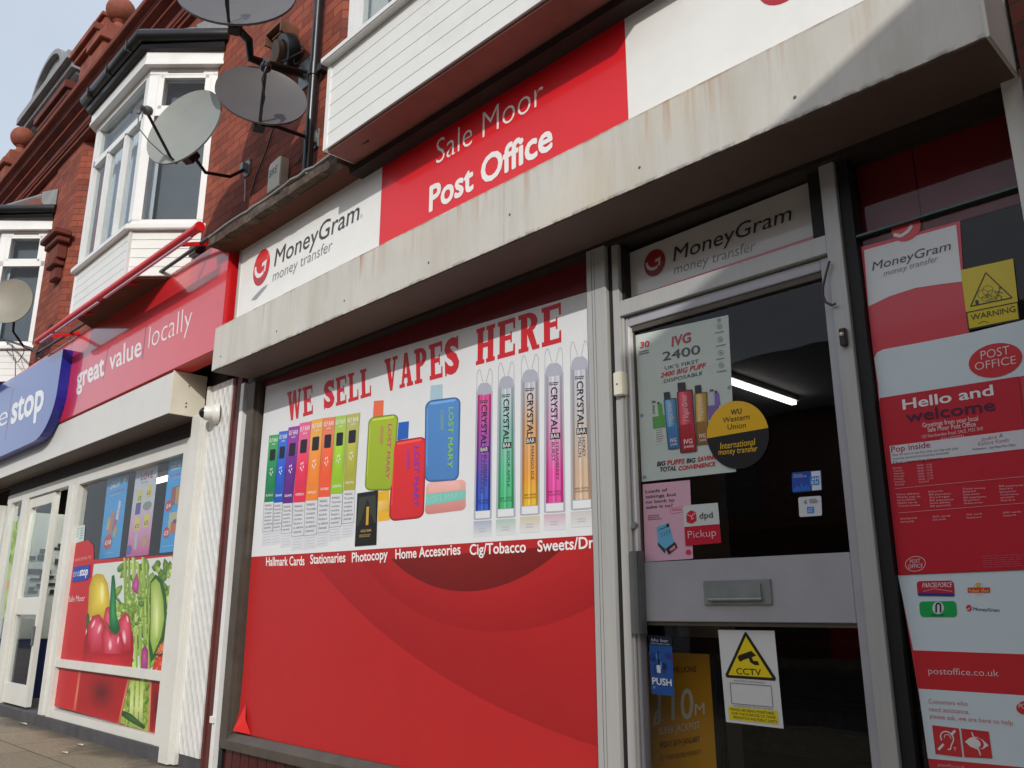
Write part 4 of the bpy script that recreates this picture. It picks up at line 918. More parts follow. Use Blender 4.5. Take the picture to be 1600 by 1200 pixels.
q = [(1004, 757), (1078, 750), (1083, 873), (1008, 878)]
pk = sheet("pink_leaflet", "pink leaflet with a blue cash till taped low inside the door glass", "leaflet", q, YD, (218, 172, 192))
p = Print(YD - .0008)
for k, (tx, u) in enumerate((("Loads of", .52), ("takings but", .7), ("no bank to", .66), ("take it to?", .62))): p.label(tx, q, .06, u, .075 + k * .068, .115 + k * .068, (50, 40, 56), 2, .006)
p.dashes(q, .09, .4, [.405, .43, .455], .009, (110, 90, 104)); p.path([p.uv(q, .56, .345), p.uv(q, .9, .32), p.uv(q, .9, .39), p.uv(q, .57, .41), p.uv(q, .56, .345)], .6, (214, 110, 130), 2)
p.dashes(q, .6, .87, [.355], .014, (214, 110, 130)); p.disc_uv(q, .91, .915, .06, .034, (200, 60, 84), 2)
p.build("lettering", INK, pk)
p = Print(YD - .0008)
p.poly_uv(q, [(.26, .56), (.52, .52), (.62, .78), (.44, .86), (.28, .76)], (104, 176, 214), 1); p.poly_uv(q, [(.28, .76), (.44, .86), (.42, .91), (.28, .8)], (48, 62, 80), 2); p.poly_uv(q, [(.44, .85), (.64, .77), (.69, .84), (.5, .93)], (44, 46, 58), 3); p.poly_uv(q, [(.52, .86), (.63, .81), (.65, .85), (.54, .89)], (206, 140, 140), 4)
for i in range(4):
    for j in range(2): p.disc_uv(q, .37 + .055 * i, .655 + .03 * j - .012 * i, .014, .008, (60, 70, 90), 3, 6)
p.path([p.uv(q, .3, .6), p.uv(q, .4, .585), p.uv(q, .5, .56)], .9, (50, 60, 80), 3); p.disc_uv(q, .5, .555, .03, .025, (40, 44, 56), 3)
p.build("printed_till", INK, pk)

q = [(1067, 790), (1121.5, 785.5), (1127, 848), (1071, 853)]
dp = sheet("parcel_sticker", "square white and red parcel pickup sticker below the vape poster", "sticker", q, YD - .003, (204, 212, 210), STICK)
p = Print(YD - .0038); p.rect_uv(q, 0, .53, 1, 1, (190, 22, 48), 0)
p.label("dpd", q, .45, .83, .21, .36, (52, 50, 54), 2, .004); p.label("Pickup", q, .09, .88, .64, .82, (222, 190, 200), 2, -.008); p.build("lettering", STICK, dp)
p = Print(YD - .0038); p.poly_uv(q, [(.22, .13), (.36, .19), (.36, .4), (.23, .47), (.08, .42), (.08, .21)], (200, 28, 50), 1); p.path([p.uv(q, .08, .22), p.uv(q, .23, .28), p.uv(q, .35, .2)], .8, (222, 222, 222), 2); p.path([p.uv(q, .23, .28), p.uv(q, .23, .36), p.uv(q, .3, .32)], .8, (222, 222, 222), 2); p.build("logo", STICK, dp)

p = Print(YD - .006); cx, cy, rx, ry = 1153, 679.5, 48.5, 53
def wu(a0, a1): return [(cx + rx * math.cos(R(a)) + 0, cy + ry * math.sin(R(a))) for a in range(a0, a1 + 1, 6)]
p.poly(wu(0, 354), (24, 22, 22), 0)
wus = tag(p.build("round_sticker", STICK), "round yellow and black money transfer sticker on the door glass", "sticker")
p = Print(YD - .0068); p.poly(wu(174, 348), (236, 184, 18), 1)
p.text("WU", (1142, 648.5), (1159, 646), (1142, 640.5), (40, 34, 24), 3, .02); p.text("Western", (1129.4, 661), (1171.5, 655), (1129.4, 652.5), (40, 34, 24), 3); p.text("Union", (1137, 671.5), (1165.8, 668), (1137, 663), (40, 34, 24), 3)
p.text("International", (1126, 702), (1180, 695), (1126, 692), (236, 190, 40), 3, .006); p.text("money transfer", (1123, 711), (1184, 705), (1123, 702), (236, 190, 40), 3, .006)
p.build("lettering", STICK, wus)

q = [(1237, 738.5), (1283, 734.5), (1285, 766), (1238, 770)]
am = sheet("blue_sticker", "small blue city skyline card sticker at right of the door glass", "sticker", q, YD, (34, 76, 170), STICK, r=.06)
p = Print(YD - .0008); p.rect_uv(q, .66, .03, .97, .97, (216, 222, 228), 1); p.rect_uv(q, .6, .28, .92, .72, (52, 130, 206), 2); p.label("AM", q, .66, .9, .34, .48, (230, 238, 246), 3, .01); p.label("EX", q, .66, .9, .52, .66, (230, 238, 246), 3, .01)
p.label("WE LOVE", q, .05, .35, .1, .17, (220, 226, 240), 2); p.label("MANCHESTER", q, .05, .5, .2, .27, (220, 226, 240), 2)
for k, hgt in enumerate((.3, .45, .35, .6, .4, .5, .35)): p.rect_uv(q, .05 + .08 * k, 1 - hgt * .7, .11 + .08 * k, .95, (52, 120, 210), 1)
p.build("lettering", STICK, am)
q = [(1247, 777), (1283, 774.5), (1284.5, 805.5), (1249, 808)]
ct = sheet("white_sticker", "small white contactless payment sticker under the blue one", "sticker", q, YD, (206, 210, 216), STICK, r=.08)
p = Print(YD - .0008); p.rect_uv(q, .36, .52, .66, .84, (52, 130, 206), 1)
for k in range(4):
    c_ = p.uv(q, .2, .26); p.ring(c_[0], c_[1], 2 + 1.3 * k, 2 + 1.5 * k, .6, (90, 92, 98), 1, 6, -40, 40)
p.dashes(q, .48, .88, [.14, .22, .3], .04, (120, 124, 130)); p.label("AM", q, .42, .6, .57, .66, (230, 238, 246), 3); p.label("EX", q, .42, .6, .7, .79, (230, 238, 246), 3)
p.build("lettering", STICK, ct)
q = [(1013.5, 992), (1049.5, 995), (1053, 1088), (1018, 1084)]
ps = sheet("push_sticker", "narrow blue push sticker at the lower left of the door", "sticker", q, YD, (30, 84, 160), STICK)
p = Print(YD - .0008); p.rect_uv(q, 0, 0, 1, .16, (14, 24, 52), 1); p.label("blu bar", q, .12, .85, .05, .1, (200, 216, 234), 2); p.label("DISPOSABLE VAPE", q, .08, .9, .125, .145, (200, 216, 234), 2)
rnd = random.Random(5)
for k in range(16):
    a, b = rnd.uniform(.08, .92), rnd.uniform(.2, .62); p.disc_uv(q, a, b, rnd.uniform(.05, .16), rnd.uniform(.02, .07), rnd.choice([(60, 130, 206), (20, 60, 140), (96, 160, 220), (60, 50, 130), (16, 40, 100)]), 1 + k * .02, 7)
p.rect_uv(q, .3, .5, .46, .63, (214, 226, 236), 2); p.rect_uv(q, .35, .26, .42, .5, (20, 30, 60), 2); p.label("PUSH", q, .07, .93, .72, .83, (232, 238, 244), 3, .02); p.dashes(q, .1, .2, [.87, .89], .012, (200, 210, 230), 2)
p.build("lettering", STICK, ps)
q = [(1122, 984), (1210, 985.5), (1224.5, 1138.5), (1134.5, 1128)]
cc = sheet("camera_sign", "white sign with a yellow camera warning triangle on the lower door", "sign", q, YD, (214, 216, 216), STICK)
p = Print(YD - .0008)
p.poly_uv(q, [(.47, .02), (.50, .02), (.95, .485), (.93, .515), (.08, .515), (.06, .485)], (40, 32, 16), 1); p.poly_uv(q, [(.485, .065), (.885, .485), (.115, .485)], (232, 206, 20), 2)
p.label("CCTV", q, .26, .7, .405, .47, (40, 32, 16), 3, .012)
p.poly_uv(q, [(.32, .27), (.56, .215), (.64, .265), (.38, .32)], (36, 30, 20), 3); p.poly_uv(q, [(.30, .285), (.34, .275), (.39, .325), (.34, .335)], (36, 30, 20), 3); p.poly_uv(q, [(.5, .29), (.56, .28), (.58, .32), (.66, .32), (.68, .36), (.6, .365), (.52, .335)], (36, 30, 20), 3)
p.label("THE SCHEME IS CONTROLLED BY", q, .2, .75, .535, .55, (60, 60, 60), 2)
a = [p.uv(q, *k) for k in ((.13, .57), (.85, .57), (.85, .79), (.13, .79), (.13, .57))]; p.path(a, .8, (60, 60, 60), 2)
p.label("FOR INFORMATION CONTACT THE ABOVE", q, .15, .85, .805, .818, (60, 60, 60), 2)
p.rect_uv(q, .06, .825, .92, .965, (226, 206, 26), 1)
for k, tx in enumerate(("IMAGES ARE BEING MONITORED", "FOR THE PURPOSE OF CRIME", "PREVENTION AND PUBLIC SAFETY")): p.label(tx, q, .1 + .02 * k, .88 - .02 * (1 - k), .84 + .042 * k, .868 + .042 * k, (40, 34, 16), 2, .004)
p.build("lettering", STICK, cc)

# lottery stand inside the lower door
st = thing("lottery_stand", "black framed stand with a yellow jackpot poster just inside the door", "display stand", (-2.35, 3.3, .02))
a = px(1014, 1012, 3.3); b = px(1112, 1018, 3.3)
m = MB(); m.box(a[0] - .2, b[0] + .02, 3.31, 3.36, .03, a[1] + .05); m.build("stand_frame", BLACKPL, st, bevel=.01)
p = Print(3.305)
q = [(1000, 1017), (1108, 1022), (1122, 1230), (1006, 1228)]
p.poly(q, (236, 168, 30), 0); p.build("jackpot_sheet", STICK, st)
p = Print(3.304)
p.text("MILLIONS", (1052, 1051), (1088, 1050), (1052, 1042), (110, 74, 20), 2, .01); p.text("£", (1021, 1132), (1031, 1131), (1021, 1110), (240, 238, 230), 2, .02); p.text("110", (1028, 1127), (1084, 1122), (1028, 1082), (240, 238, 230), 2, .01); p.text("M", (1086, 1118), (1101, 1116), (1086, 1100), (240, 238, 230), 2)
p.text("SUPER JACKPOT", (1029, 1148), (1094, 1138), (1029, 1137), (240, 238, 230), 2); p.text("FRIDAY 26TH JANUARY", (1031, 1169), (1094, 1159), (1031, 1160), (60, 40, 16), 2, .01); p.text("GET THERE BEFORE MIDNIGHT", (1031, 1189), (1096, 1178), (1031, 1182), (100, 66, 20), 2)
p.build("lettering", STICK, st)

# bell and loose cable by the door
db = thing("doorbell", "small dark doorbell with a cream push on the right door jamb", "doorbell", (-1.262, 2.955, 2.08))
MB().box(-1.275, -1.25, 2.938, 2.9595, 2.045, 2.112).build("bell_plate", mat("dark_brown_plastic", (44, 30, 28), .4), db, bevel=.003)
m = MB(); m.lathe([(0, -.009), (.006, -.008), (.008, -.002), (.008, .002)], (-1.263, 2.937, 2.088), (0, 1, 0), 12); m.build("push_button", CREAMPL, db, smooth=True)
cab = []
for x, y in ((1296, 408), (1290, 430), (1286, 448), (1286, 462), (1290, 472), (1300, 477), (1306, 474)):
    k = px(x, y, 2.945); cab.append((k[0], 2.945, k[1]))
tag(MB().tube(cab, .005, 6).build("loose_cable", mat("brown_cable", (76, 60, 54), .5), smooth=True), "brown cable looping from the top right corner of the door", "cable")

# ---------------------------------------------------------------- right-hand window graphics
YR = 3.008
p = Print(YR)
p.poly([(1345, 386), (1500, 345), (1506, 441), (1516, 530), (1600, 508), (1640, 498), (1660, 1230), (1460, 1230), (1404, 898), (1370, 600)], (212, 66, 78), 0)
wg = tag(p.build("window_graphic", STICK), "red and pale blue window graphic with money transfer and web address text", "window graphic")
PALE = (212, 226, 232)
p = Print(YR - .0008)
p.mark(); p.poly([(1350, 391), (1494, 351), (1503, 440), (1470, 444), (1430, 450), (1390, 463), (1357, 479)], (222, 226, 230), 1)
p.mark(); p.poly([(1372, 600), (1366, 560), (1370, 551), (1380, 546), (1440, 535), (1516, 520), (1640, 490), (1642, 580), (1374, 626)], PALE, 1)
p.mark(); p.poly([(1403, 899), (1640, 889), (1650, 1024), (1427, 1016)], PALE, 1)
p.poly([(1427, 1016), (1650, 1024), (1652, 1090), (1435, 1076)], (206, 40, 50), 1)
p.poly([(1435, 1076), (1652, 1090), (1655, 1204), (1450, 1185)], PALE, 1); p.poly([(1450, 1185), (1655, 1204), (1660, 1230), (1458, 1230)], (206, 40, 50), 1)
p.build("printed_panel", STICK, wg)
p = Print(YR - .0018)
p.text("MoneyGram", (1363, 423), (1485, 390), (1363, 410), (74, 72, 80), 2, .003, .12); p.text("money transfer", (1381, 432), (1465, 408), (1381, 423), (130, 134, 142), 2, -.006, .1)
p.text("postoffice.co.uk", (1451, 1053), (1561, 1057), (1450, 1043), (232, 206, 206), 2, -.006)
for tx, a, b in (("Customers who", (1451, 1099), (1512, 1103)), ("need assistance,", (1452, 1111), (1515, 1116)), ("please ask, we are here to help", (1453, 1122), (1583, 1133))): p.text(tx, a, b, (a[0] - .5, a[1] - 7), (206, 96, 100), 2, -.006)
p.text("Relay UK", (1494, 955), (1494.5, 955), (1494, 954), PALE, 1)
p.rquad([(1432, 908), (1490, 907), (1492, 931), (1434, 930)], .1, (196, 36, 56), 2); p.rquad([(1434, 926), (1492, 927), (1492, 932), (1434, 931)], .04, (50, 60, 140), 3); p.text("PARCELFORCE", (1441, 918), (1487, 917), (1441, 911), (232, 214, 220), 4, .012, .2); p.path([(1443, 924), (1460, 920), (1488, 924)], .7, (226, 200, 206), 4)
p.rquad([(1436, 940), (1494, 939), (1496, 964), (1438, 964)], .1, (24, 170, 84), 2); p.disc(1466, 950, 9, 10, (206, 226, 216), 3, 20); p.path([(1463, 957), (1463, 945), (1466, 942), (1470, 945), (1470, 957)], 2.6, (24, 34, 52), 4); p.text("PAYPOINT", (1456, 963), (1476, 963), (1456, 959.5), (20, 60, 36), 4)
p.rect(1512, 918, 1547, 926, (206, 40, 50), 2); p.text("Royal Mail", (1514, 924.5), (1545, 925), (1514, 920), (240, 200, 60), 3, .01); p.disc(1528, 914, 4, 3.4, (222, 180, 80), 3, 12); p.ring(1529, 920, 8, 10, .7, (214, 190, 140), 2, 20)
p.disc(1514, 950, 4.6, 5.2, (206, 60, 60), 2, 16); p.path([(1510, 951), (1513, 953), (1516, 949)], 1.2, (236, 232, 232), 3); p.text("MoneyGram", (1521, 954), (1562, 956), (1521, 949), (60, 60, 66), 2, .006)
for q in ([(1456.5, 1133), (1498.5, 1138), (1504, 1183), (1462, 1178)], [(1501.5, 1138), (1545, 1143), (1551, 1185), (1507, 1183)]): p.poly(q, (206, 44, 50), 2)
q = [(1457, 1133), (1499, 1138), (1504, 1179), (1462, 1174)]
def arcuv(cu, cv, ru, rv, a0, a1, t, col):
    pts = [p.uv(q, cu + ru * math.cos(R(a)), cv + rv * math.sin(R(a))) for a in range(a0, a1 + 1, 12)]; p.path(pts, t, col, 4)
WI = (236, 226, 226)
arcuv(.5, .42, .24, .24, 150, 380, 2, WI); arcuv(.52, .42, .12, .13, 170, 380, 1.2, WI); p.path([p.uv(q, .74, .48), p.uv(q, .62, .7), p.uv(q, .58, .85), p.uv(q, .48, .86)], 2, WI, 4); p.line(p.uv(q, .12, .92), p.uv(q, .34, .68), 4, WI, 4); p.line(p.uv(q, .66, .3), p.uv(q, .84, .1), 4, WI, 4); p.text("T", p.uv(q, .7, .88), p.uv(q, .8, .88), p.uv(q, .7, .76), WI, 4, .02)
q = [(1502, 1138), (1545, 1143), (1551, 1185), (1507, 1179)]
p.poly_uv(q, [(.08, .5), (.28, .32), (.5, .25), (.74, .34), (.93, .52), (.72, .68), (.5, .74), (.26, .66)], WI, 4); p.disc_uv(q, .56, .5, .2, .2, (206, 44, 50), 5); p.disc_uv(q, .48, .5, .17, .17, WI, 6); p.line(p.uv(q, .38, .1), p.uv(q, .6, .94), 2, WI, 7)
p.disc(1604, 1106, 16, 11, (206, 44, 50), 2, 24); p.text("POST", (1592, 1106), (1612, 1108), (1592, 1099), WI, 3)
p.text("postoffice.co.uk", (1466, 1197), (1508, 1201), (1466, 1192), (226, 170, 170), 3)
p.build("lettering", STICK, wg)
p = Print(YR - .0018, True)
cxx, czz = px(1416, 360, YR - .0018); rr = .052
pts = [(cxx + rr * math.cos(R(a)), czz + .01 + rr * math.sin(R(a))) for a in range(150, 391, 10)]; p.poly(pts, (212, 60, 64), 1); p.path([(cxx - .045, czz - .002), (cxx - .02, czz - .016), (cxx + .008, czz - .004), (cxx + .022, czz + .014)], .012, (226, 224, 226), 2)
p.build("logo", STICK, wg)
p = Print(YR - .0026); cx, cy = 1555.5, 563
p.poly([(cx + 42 * math.cos(R(a)) * 1 , cy + 26.5 * math.sin(R(a)) - 5.5 * math.cos(R(a))) for a in range(0, 360, 10)], (206, 42, 48), 0)
ov = tag(p.build("oval_sticker", STICK), "red oval post office sticker above the hello poster", "sticker")
p = Print(YR - .0034); p.text("POST", (1533, 562), (1578, 553), (1532, 549), (236, 210, 210), 2, -.006); p.text("OFFICE", (1524, 579), (1588, 568), (1523, 567), (236, 210, 210), 2, -.006); p.build("lettering", STICK, ov)
q = [(1501, 422), (1583, 404), (1593.5, 500), (1513, 516)]
wn = sheet("warning_sticker", "yellow warning sticker with a fog and running figure triangle", "sticker", q, YR - .0026, (214, 192, 24), STICK)
p = Print(YR - .0034)
p.path([p.uv(q, *k) for k in ((.1, .62), (.46, .13), (.9, .62), (.1, .62))], 1.8, (60, 48, 20), 1); p.rect_uv(q, .0, .70, 1, .715, (50, 40, 20), 1); p.rect_uv(q, 0, .975, 1, 1, (40, 32, 20), 1); p.rect_uv(q, 0, .7, .02, 1, (50, 40, 20), 1); p.rect_uv(q, .98, .7, 1, 1, (50, 40, 20), 1)
p.label("WARNING", q, .08, .94, .76, .85, (66, 56, 24), 2)
for u, v, ru, rv in ((.36, .46, .1, .07), (.46, .42, .1, .08), (.52, .5, .1, .07), (.42, .54, .1, .05), (.5, .56, .09, .04)):
    p.path([p.uv(q, u + ru * math.cos(R(a)), v + rv * math.sin(R(a))) for a in range(0, 361, 30)], .6, (96, 84, 30), 2)
p.rect_uv(q, .2, .54, .26, .61, (50, 40, 20), 2); p.path([p.uv(q, .68, .45), p.uv(q, .64, .53), p.uv(q, .59, .6)], 1.1, (50, 40, 20), 2); p.path([p.uv(q, .64, .53), p.uv(q, .7, .56), p.uv(q, .69, .62)], 1.1, (50, 40, 20), 2); p.path([p.uv(q, .58, .48), p.uv(q, .66, .48), p.uv(q, .74, .52)], .9, (50, 40, 20), 2); p.disc_uv(q, .69, .425, .018, .018, (50, 40, 20), 2, 8)
p.path([p.uv(q, .2, .93), p.uv(q, .3, .9), p.uv(q, .4, .94)], .8, (70, 60, 30), 2)
p.build("lettering", STICK, wn)
q = [(1374, 622), (1592, 588), (1622, 889), (1404.5, 898)]
hl = sheet("welcome_poster", "red Hello and welcome poster listing opening hours in the right window", "poster", q, YR - .005, (196, 24, 44))
p = Print(YR - .0058)
p.rect_uv(q, .035, .275, 1, .375, (214, 214, 220), 1)
p.text("Hello and", (1411, 640), (1553, 617), (1409.5, 625), (240, 232, 234), 2, .02); p.text("welcome", (1416, 660), (1555.5, 641), (1414.5, 643), (74, 24, 60), 2, .012)
p.build("lettering", INK, hl)
p = Print(YR - .0058)
p.text("Greetings from your local", (1442, 668), (1529, 657), (1441, 661), (238, 220, 222), 2, .004); p.text("Sale Moor Post Office", (1450, 675), (1525, 666), (1449, 668), (238, 220, 222), 2, .004)
p.text("133 Northenden Road, SALE, M33 3HF", (1441, 685), (1537, 672), (1440, 680), (230, 200, 204), 2); p.text("01619733731", (1471, 688), (1506, 683), (1471, 684), (230, 200, 204), 2)
p.text("Pop inside", (1393, 707), (1454, 699), (1392, 698), (160, 40, 70), 2, .012); p.text("Meet the team to see how they can help with your", (1394, 713), (1498, 702), (1394, 709), (110, 106, 118), 2); p.text("everyday personal and business essentials", (1395, 719), (1483, 709), (1395, 715), (110, 106, 118), 2)
p.text("Indira &", (1534, 690), (1567, 683), (1533, 684), (150, 60, 90), 2, -.01, .3); p.text("Kishore Kundu", (1528, 697), (1576, 690), (1527, 691), (150, 60, 90), 2, -.01, .3); p.text("Postmasters - Sale Moor Post Office", (1520, 704), (1587, 697), (1520, 700), (90, 80, 96), 2)
p.text("Our opening times", (1395, 725), (1470, 718), (1395, 721), (110, 10, 30), 2)
for k, dname in enumerate(("Monday", "Tuesday", "Wednesday", "Thursday", "Friday", "Saturday", "Sunday")):
    y = 733 + 4.3 * k; p.text(dname, (1395 + .6 * k, y), (1405 + .6 * k + len(dname) * .8, y - 1.2), (1395 + .6 * k, y - 2.7), (232, 180, 188), 2)
    p.text("Closed" if k == 6 else ("09:00 - 12:30" if k == 5 else "09:00 - 17:30"), (1433 + .5 * k, y - 4), (1448 + .5 * k if k == 6 else 1456 + .5 * k, y - 6), (1433 + .5 * k, y - 6.7), (232, 180, 188), 2)
p.line((1399, 763.5), (1606, 744), .8, (226, 150, 160), 2); p.line((1404, 801.5), (1612, 785), .8, (226, 150, 160), 2)
random.seed(11)
for c, xx_ in enumerate((1401, 1451, 1504, 1561)):
    for k in range(6 if c else 5):
        y = 774 - 4.3 * c + 4.5 * k; p.text(random.choice(("Letters and parcels", "Travel money", "Banking services", "Home delivery", "Bill payments", "Savings", "Mobile top up")), (xx_ + .6 * k, y), (xx_ + random.uniform(20, 38) + .6 * k, y - 1.8), (xx_ + .6 * k, y - 2.7), (236, 190, 196), 2)
    for k in range(2): y = 812 - 3.2 * c + 5 * k; p.text(random.choice(("Gift cards", "Photocopying", "Stationery", "Greeting cards")), (xx_ + 6 + .6 * k, y), (xx_ + random.uniform(26, 36), y - 1.8), (xx_ + 6 + .6 * k, y - 2.7), (236, 190, 196), 2)
p.build("small_print", INK, hl)
p = Print(YR - .0058)
cx, cy = 1430.5, 881
p.path([(cx + 15.5 * math.cos(R(a)), cy + 11.5 * math.sin(R(a)) - 1 * math.cos(R(a))) for a in range(0, 361, 12)], .9, (236, 206, 210), 2); p.text("POST", (1422, 880.5), (1438, 879), (1422, 874.5), (236, 206, 210), 2); p.text("OFFICE", (1419, 888.5), (1442, 886.5), (1419, 882.5), (236, 206, 210), 2)
q2 = [(1533, 868), (1612, 864), (1613, 886), (1537, 889)]; p.dashes(q2, .0, 1, [.05 + .16 * k for k in range(6)], .04, (206, 90, 110), 2)
p.build("logo", INK, hl)

# ================================================================== NEIGHBOURING SHOP (left)
os_ = thing("convenience_shop", "white framed convenience shop front with vegetable window graphic and half open sliding door", "shop", (-9.5, 3, 0))
m = MB(); m.box(-6.765, -6.60, 2.90, 3.08, 0.01, 2.67); m.box(-6.60, -6.555, 2.93, 3.08, 0.01, 2.9); m.box(-6.99, -6.765, 2.95, 3.05, .1, 2.43)
m.build("side_post", ALUW, os_, bevel=.003)
m = MB(); m.box(-6.555, -6.20, 2.955, 3.08, .09, 2.9); m.build("pressed_panel", TREAD, os_)
m = MB(); m.box(-6.56, -6.2, 2.965, 3.08, 0, .09); m.box(-13.4, -6.765, 2.93, 3.08, 0, .1); m.build("plinth", mat("dark_stone_plinth", (78, 76, 80), .7, var=.3, scale=5, bump=.3), os_)
m = MB(); m.box(-6.20, -6.165, 2.965, 3.08, 0, 2.9); m.box(-6.165, -6.13, 2.975, 3.08, 0, 2.9); m.box(-6.13, -6.06, 2.968, 3.08, 0, 2.9); m.build("pilaster", PILAST, os_)
m = MB(); m.box(-5.997, -5.945, 2.93, 2.99, 0, 2.81); m.box(-6.01, -5.955, 2.915, 2.9295, 1.19 - .84, 1.235 - .84); m.build("shutter_guide", UPVC, os_, bevel=.002)
m = MB(); m.box(-6.06, -5.997, 2.97, 3.08, 0, 2.84); m.box(-5.945, -5.89, 2.97, 3.08, 0, 2.84); m.build("gasket", RUBBER, os_)
m = MB(); m.box(-9.63, -9.555, 2.95, 3.05, .1, 2.43); m.box(-9.87, -9.74, 2.95, 3.05, .1, 2.43); m.box(-9.74, -9.63, 2.97, 3.05, .1, 2.43)
m.box(-9.555, -6.99, 2.955, 3.05, .1, .17); m.box(-9.555, -6.99, 2.955, 3.05, .57, .645); m.box(-9.555, -6.99, 2.955, 3.05, 2.40, 2.43)
m.build("window_frame", ALUW, os_, bevel=.003); m = MB(); m.box(-11.55, -11.36, 2.95, 3.05, .1, 2.43); m.build("door_frame", ALUW, os_, bevel=.003); m = MB(); m.box(-12.15, -12.05, 2.95, 3.05, .1, 2.43); m.box(-12.6, -12.45, 2.93, 3.05, .1, 2.43)
m.build("window_frame", ALUW, os_, bevel=.003)
MB().box(-9.56, -6.98, 3.003, 3.009, .16, 2.42).build("window_pane", GLASSD, os_); MB().box(-13.4, -11.5, 3.003, 3.009, .16, 2.42).build("window_pane", GLASSD, os_)
m = MB(); m.box(-12.25, -6.89, 2.965, 3.05, 2.425, 2.53); m.build("shutter_rail", ALUW, os_, bevel=.003)
m = MB(); m.box(-12.3, -6.77, 2.985, 3.05, 2.53, 2.68); m.box(-12.3, -6.77, 2.978, 3.05, 2.57, 2.585); m.build("shutter_slot", DARKSLOT, os_)
d2 = bpy.data.objects.new("sliding_door", None); COL.objects.link(d2); d2.parent = os_
m = MB(); m.box(-11.34, -11.29, 2.99, 3.05, .12, 2.42); m.box(-10.51, -10.44, 2.99, 3.05, .12, 2.42); m.box(-11.29, -10.51, 2.992, 3.048, 1.07, 1.26); m.box(-11.29, -10.51, 2.992, 3.048, .12, .33); m.box(-11.29, -10.51, 2.992, 3.048, 2.3, 2.42); m.build("door_leaf", ALUW, d2, bevel=.003)
MB().box(-11.30, -10.50, 3.018, 3.024, .3, 2.33).build("pane", GLASSD, d2)
MB().box(-10.50, -10.45, 2.97, 2.989, .75, .95).build("handle", GREYM, d2, bevel=.003)
m = MB(); m.box(-9.98, -9.9, 3.06, 3.12, .12, 2.42); m.box(-10.2, -9.87, 3.052, 3.11, 1.07, 1.26); m.build("door_leaf", ALUW, d2)
m = MB(); m.box(-14, -6.6, 8, 8.1, 0, 3); m.box(-6.6, -6.5, 3.1, 8.1, 0, 3); m.box(-14.1, -14, 3.1, 8.1, 0, 3); m.build("inner_wall", ROOM, os_)
MB().box(-14, -6.6, 3.09, 8.1, 2.9, 3).build("inner_ceiling", mat("dark_ceiling", (60, 58, 60), .8), os_)
MB().box(-14, -6.6, 3.085, 8.1, 0, .1).build("inner_floor", FLOORM, os_)
MB().box(-14, -6.5, 3.055, 3.09, 2.68, 3.8).build("inner_lintel", ROOM, os_)
for i, (x, y) in enumerate(((-10.9, 3.95), (-11.4, 4.6), (-9.6, 3.95), (-10.6, 3.4))):
    t = thing("ceiling_light", ["pinkish lit ceiling panel behind the left blue poster", "lit ceiling panel at the far left of the convenience shop window", "lit ceiling panel behind the white poster", "lit ceiling panel over the sliding door"][i], "light", (x, y, 2.85), "ceiling lights in the convenience shop")
    MB().box(x - .62, x + .62, y - .12, y + .12, 2.84, 2.9).build("light_frame", UPVC, t); MB().box(x - .58, x + .58, y - .09, y + .09, 2.832, 2.839).build("diffuser", PANELD if i == 3 else PANELL, t)
t = thing("shelf_unit", "dark shelf unit of goods behind the posters of the convenience shop", "shelf", (-8.5, 4.6, 0))
m = MB(); m.box(-9.5, -6.7, 4.6, 4.9, .1, 2.2); m.build("shelf_back", SHELF, t)
m = MB()
for z in (.5, .95, 1.4, 1.85): m.box(-9.5, -6.7, 4.4, 4.599, z, z + .035)
m.build("shelf_board", GREYM, t)
t = thing("display_cabinet", "tall white cabinet just inside the half open sliding door", "cabinet", (-12.1, 3.7, .1))
m = MB(); m.box(-12.5, -11.75, 3.13, 3.66, .78, 2.3); m.build("cabinet_body", mat("white_cabinet", (224, 230, 224), .4), t, bevel=.01)
m = MB(); rnd = random.Random(4)
for k in range(16):
    y = rnd.uniform(3.16, 3.5); z = rnd.uniform(1.25, 2.0); m.box(-11.748, -11.74 + .001 * k, y, y + rnd.uniform(.03, .16), z, z + rnd.uniform(.02, .07))
m.build("price_label", mat("dark_label", (70, 74, 84), .5, var=.6, scale=9), t)
MB().box(-12.48, -11.76, 3.14, 3.65, .1, .775).build("cabinet_base", mat("deep_blue_plinth", (34, 44, 92), .5, var=.2), t)
t = thing("basket_stack", "stack of dark blue shopping baskets inside the sliding door", "baskets", (-10.2, 3.5, .1))
for k in range(3):
    m = MB(); z = .12 + .1 * k
    m.poly([(-10.42, 3.4, z), (-10.06, 3.4, z), (-10.06, 3.66, z), (-10.42, 3.66, z), (-10.46, 3.36, z + .2), (-10.02, 3.36, z + .2), (-10.02, 3.7, z + .2), (-10.46, 3.7, z + .2)], [(0, 3, 2, 1), (0, 1, 5, 4), (1, 2, 6, 5), (2, 3, 7, 6), (3, 0, 4, 7)])
    m.build("basket", mat("blue_plastic", (40, 60, 130), .4), t)

ob = thing("shutter_box", "clean cream roller shutter box over the convenience shop window", "shutter box", (-9.5, 2.84, 2.67), "roller shutter boxes")
m = MB(); m.box(-14, -6.762, 2.705, 2.98, 2.672, 3.02); m.build("box_casing", mat("cream_white_steel", (214, 214, 211), .4, var=.08, scale=2, grime=((186, 180, 164), .4)), ob)
m = MB(); m.box(-6.762, -6.75, 2.70, 2.99, 2.665, 3.03); m.build("end_plate", CREAMPL, ob, bevel=.002)
m = MB()
for y, z in ((2.84, 2.92), (2.83, 2.77), (2.83, 2.74)): m.lathe([(0, .003), (.008, .002), (.008, -.002)], (-6.749, y, z), (1, 0, 0), 8)
m.build("screw", GREYM, ob)
MB().box(-14, -6.765, 2.712, 2.975, 2.666, 2.6715).build("underside", UNDER, ob)

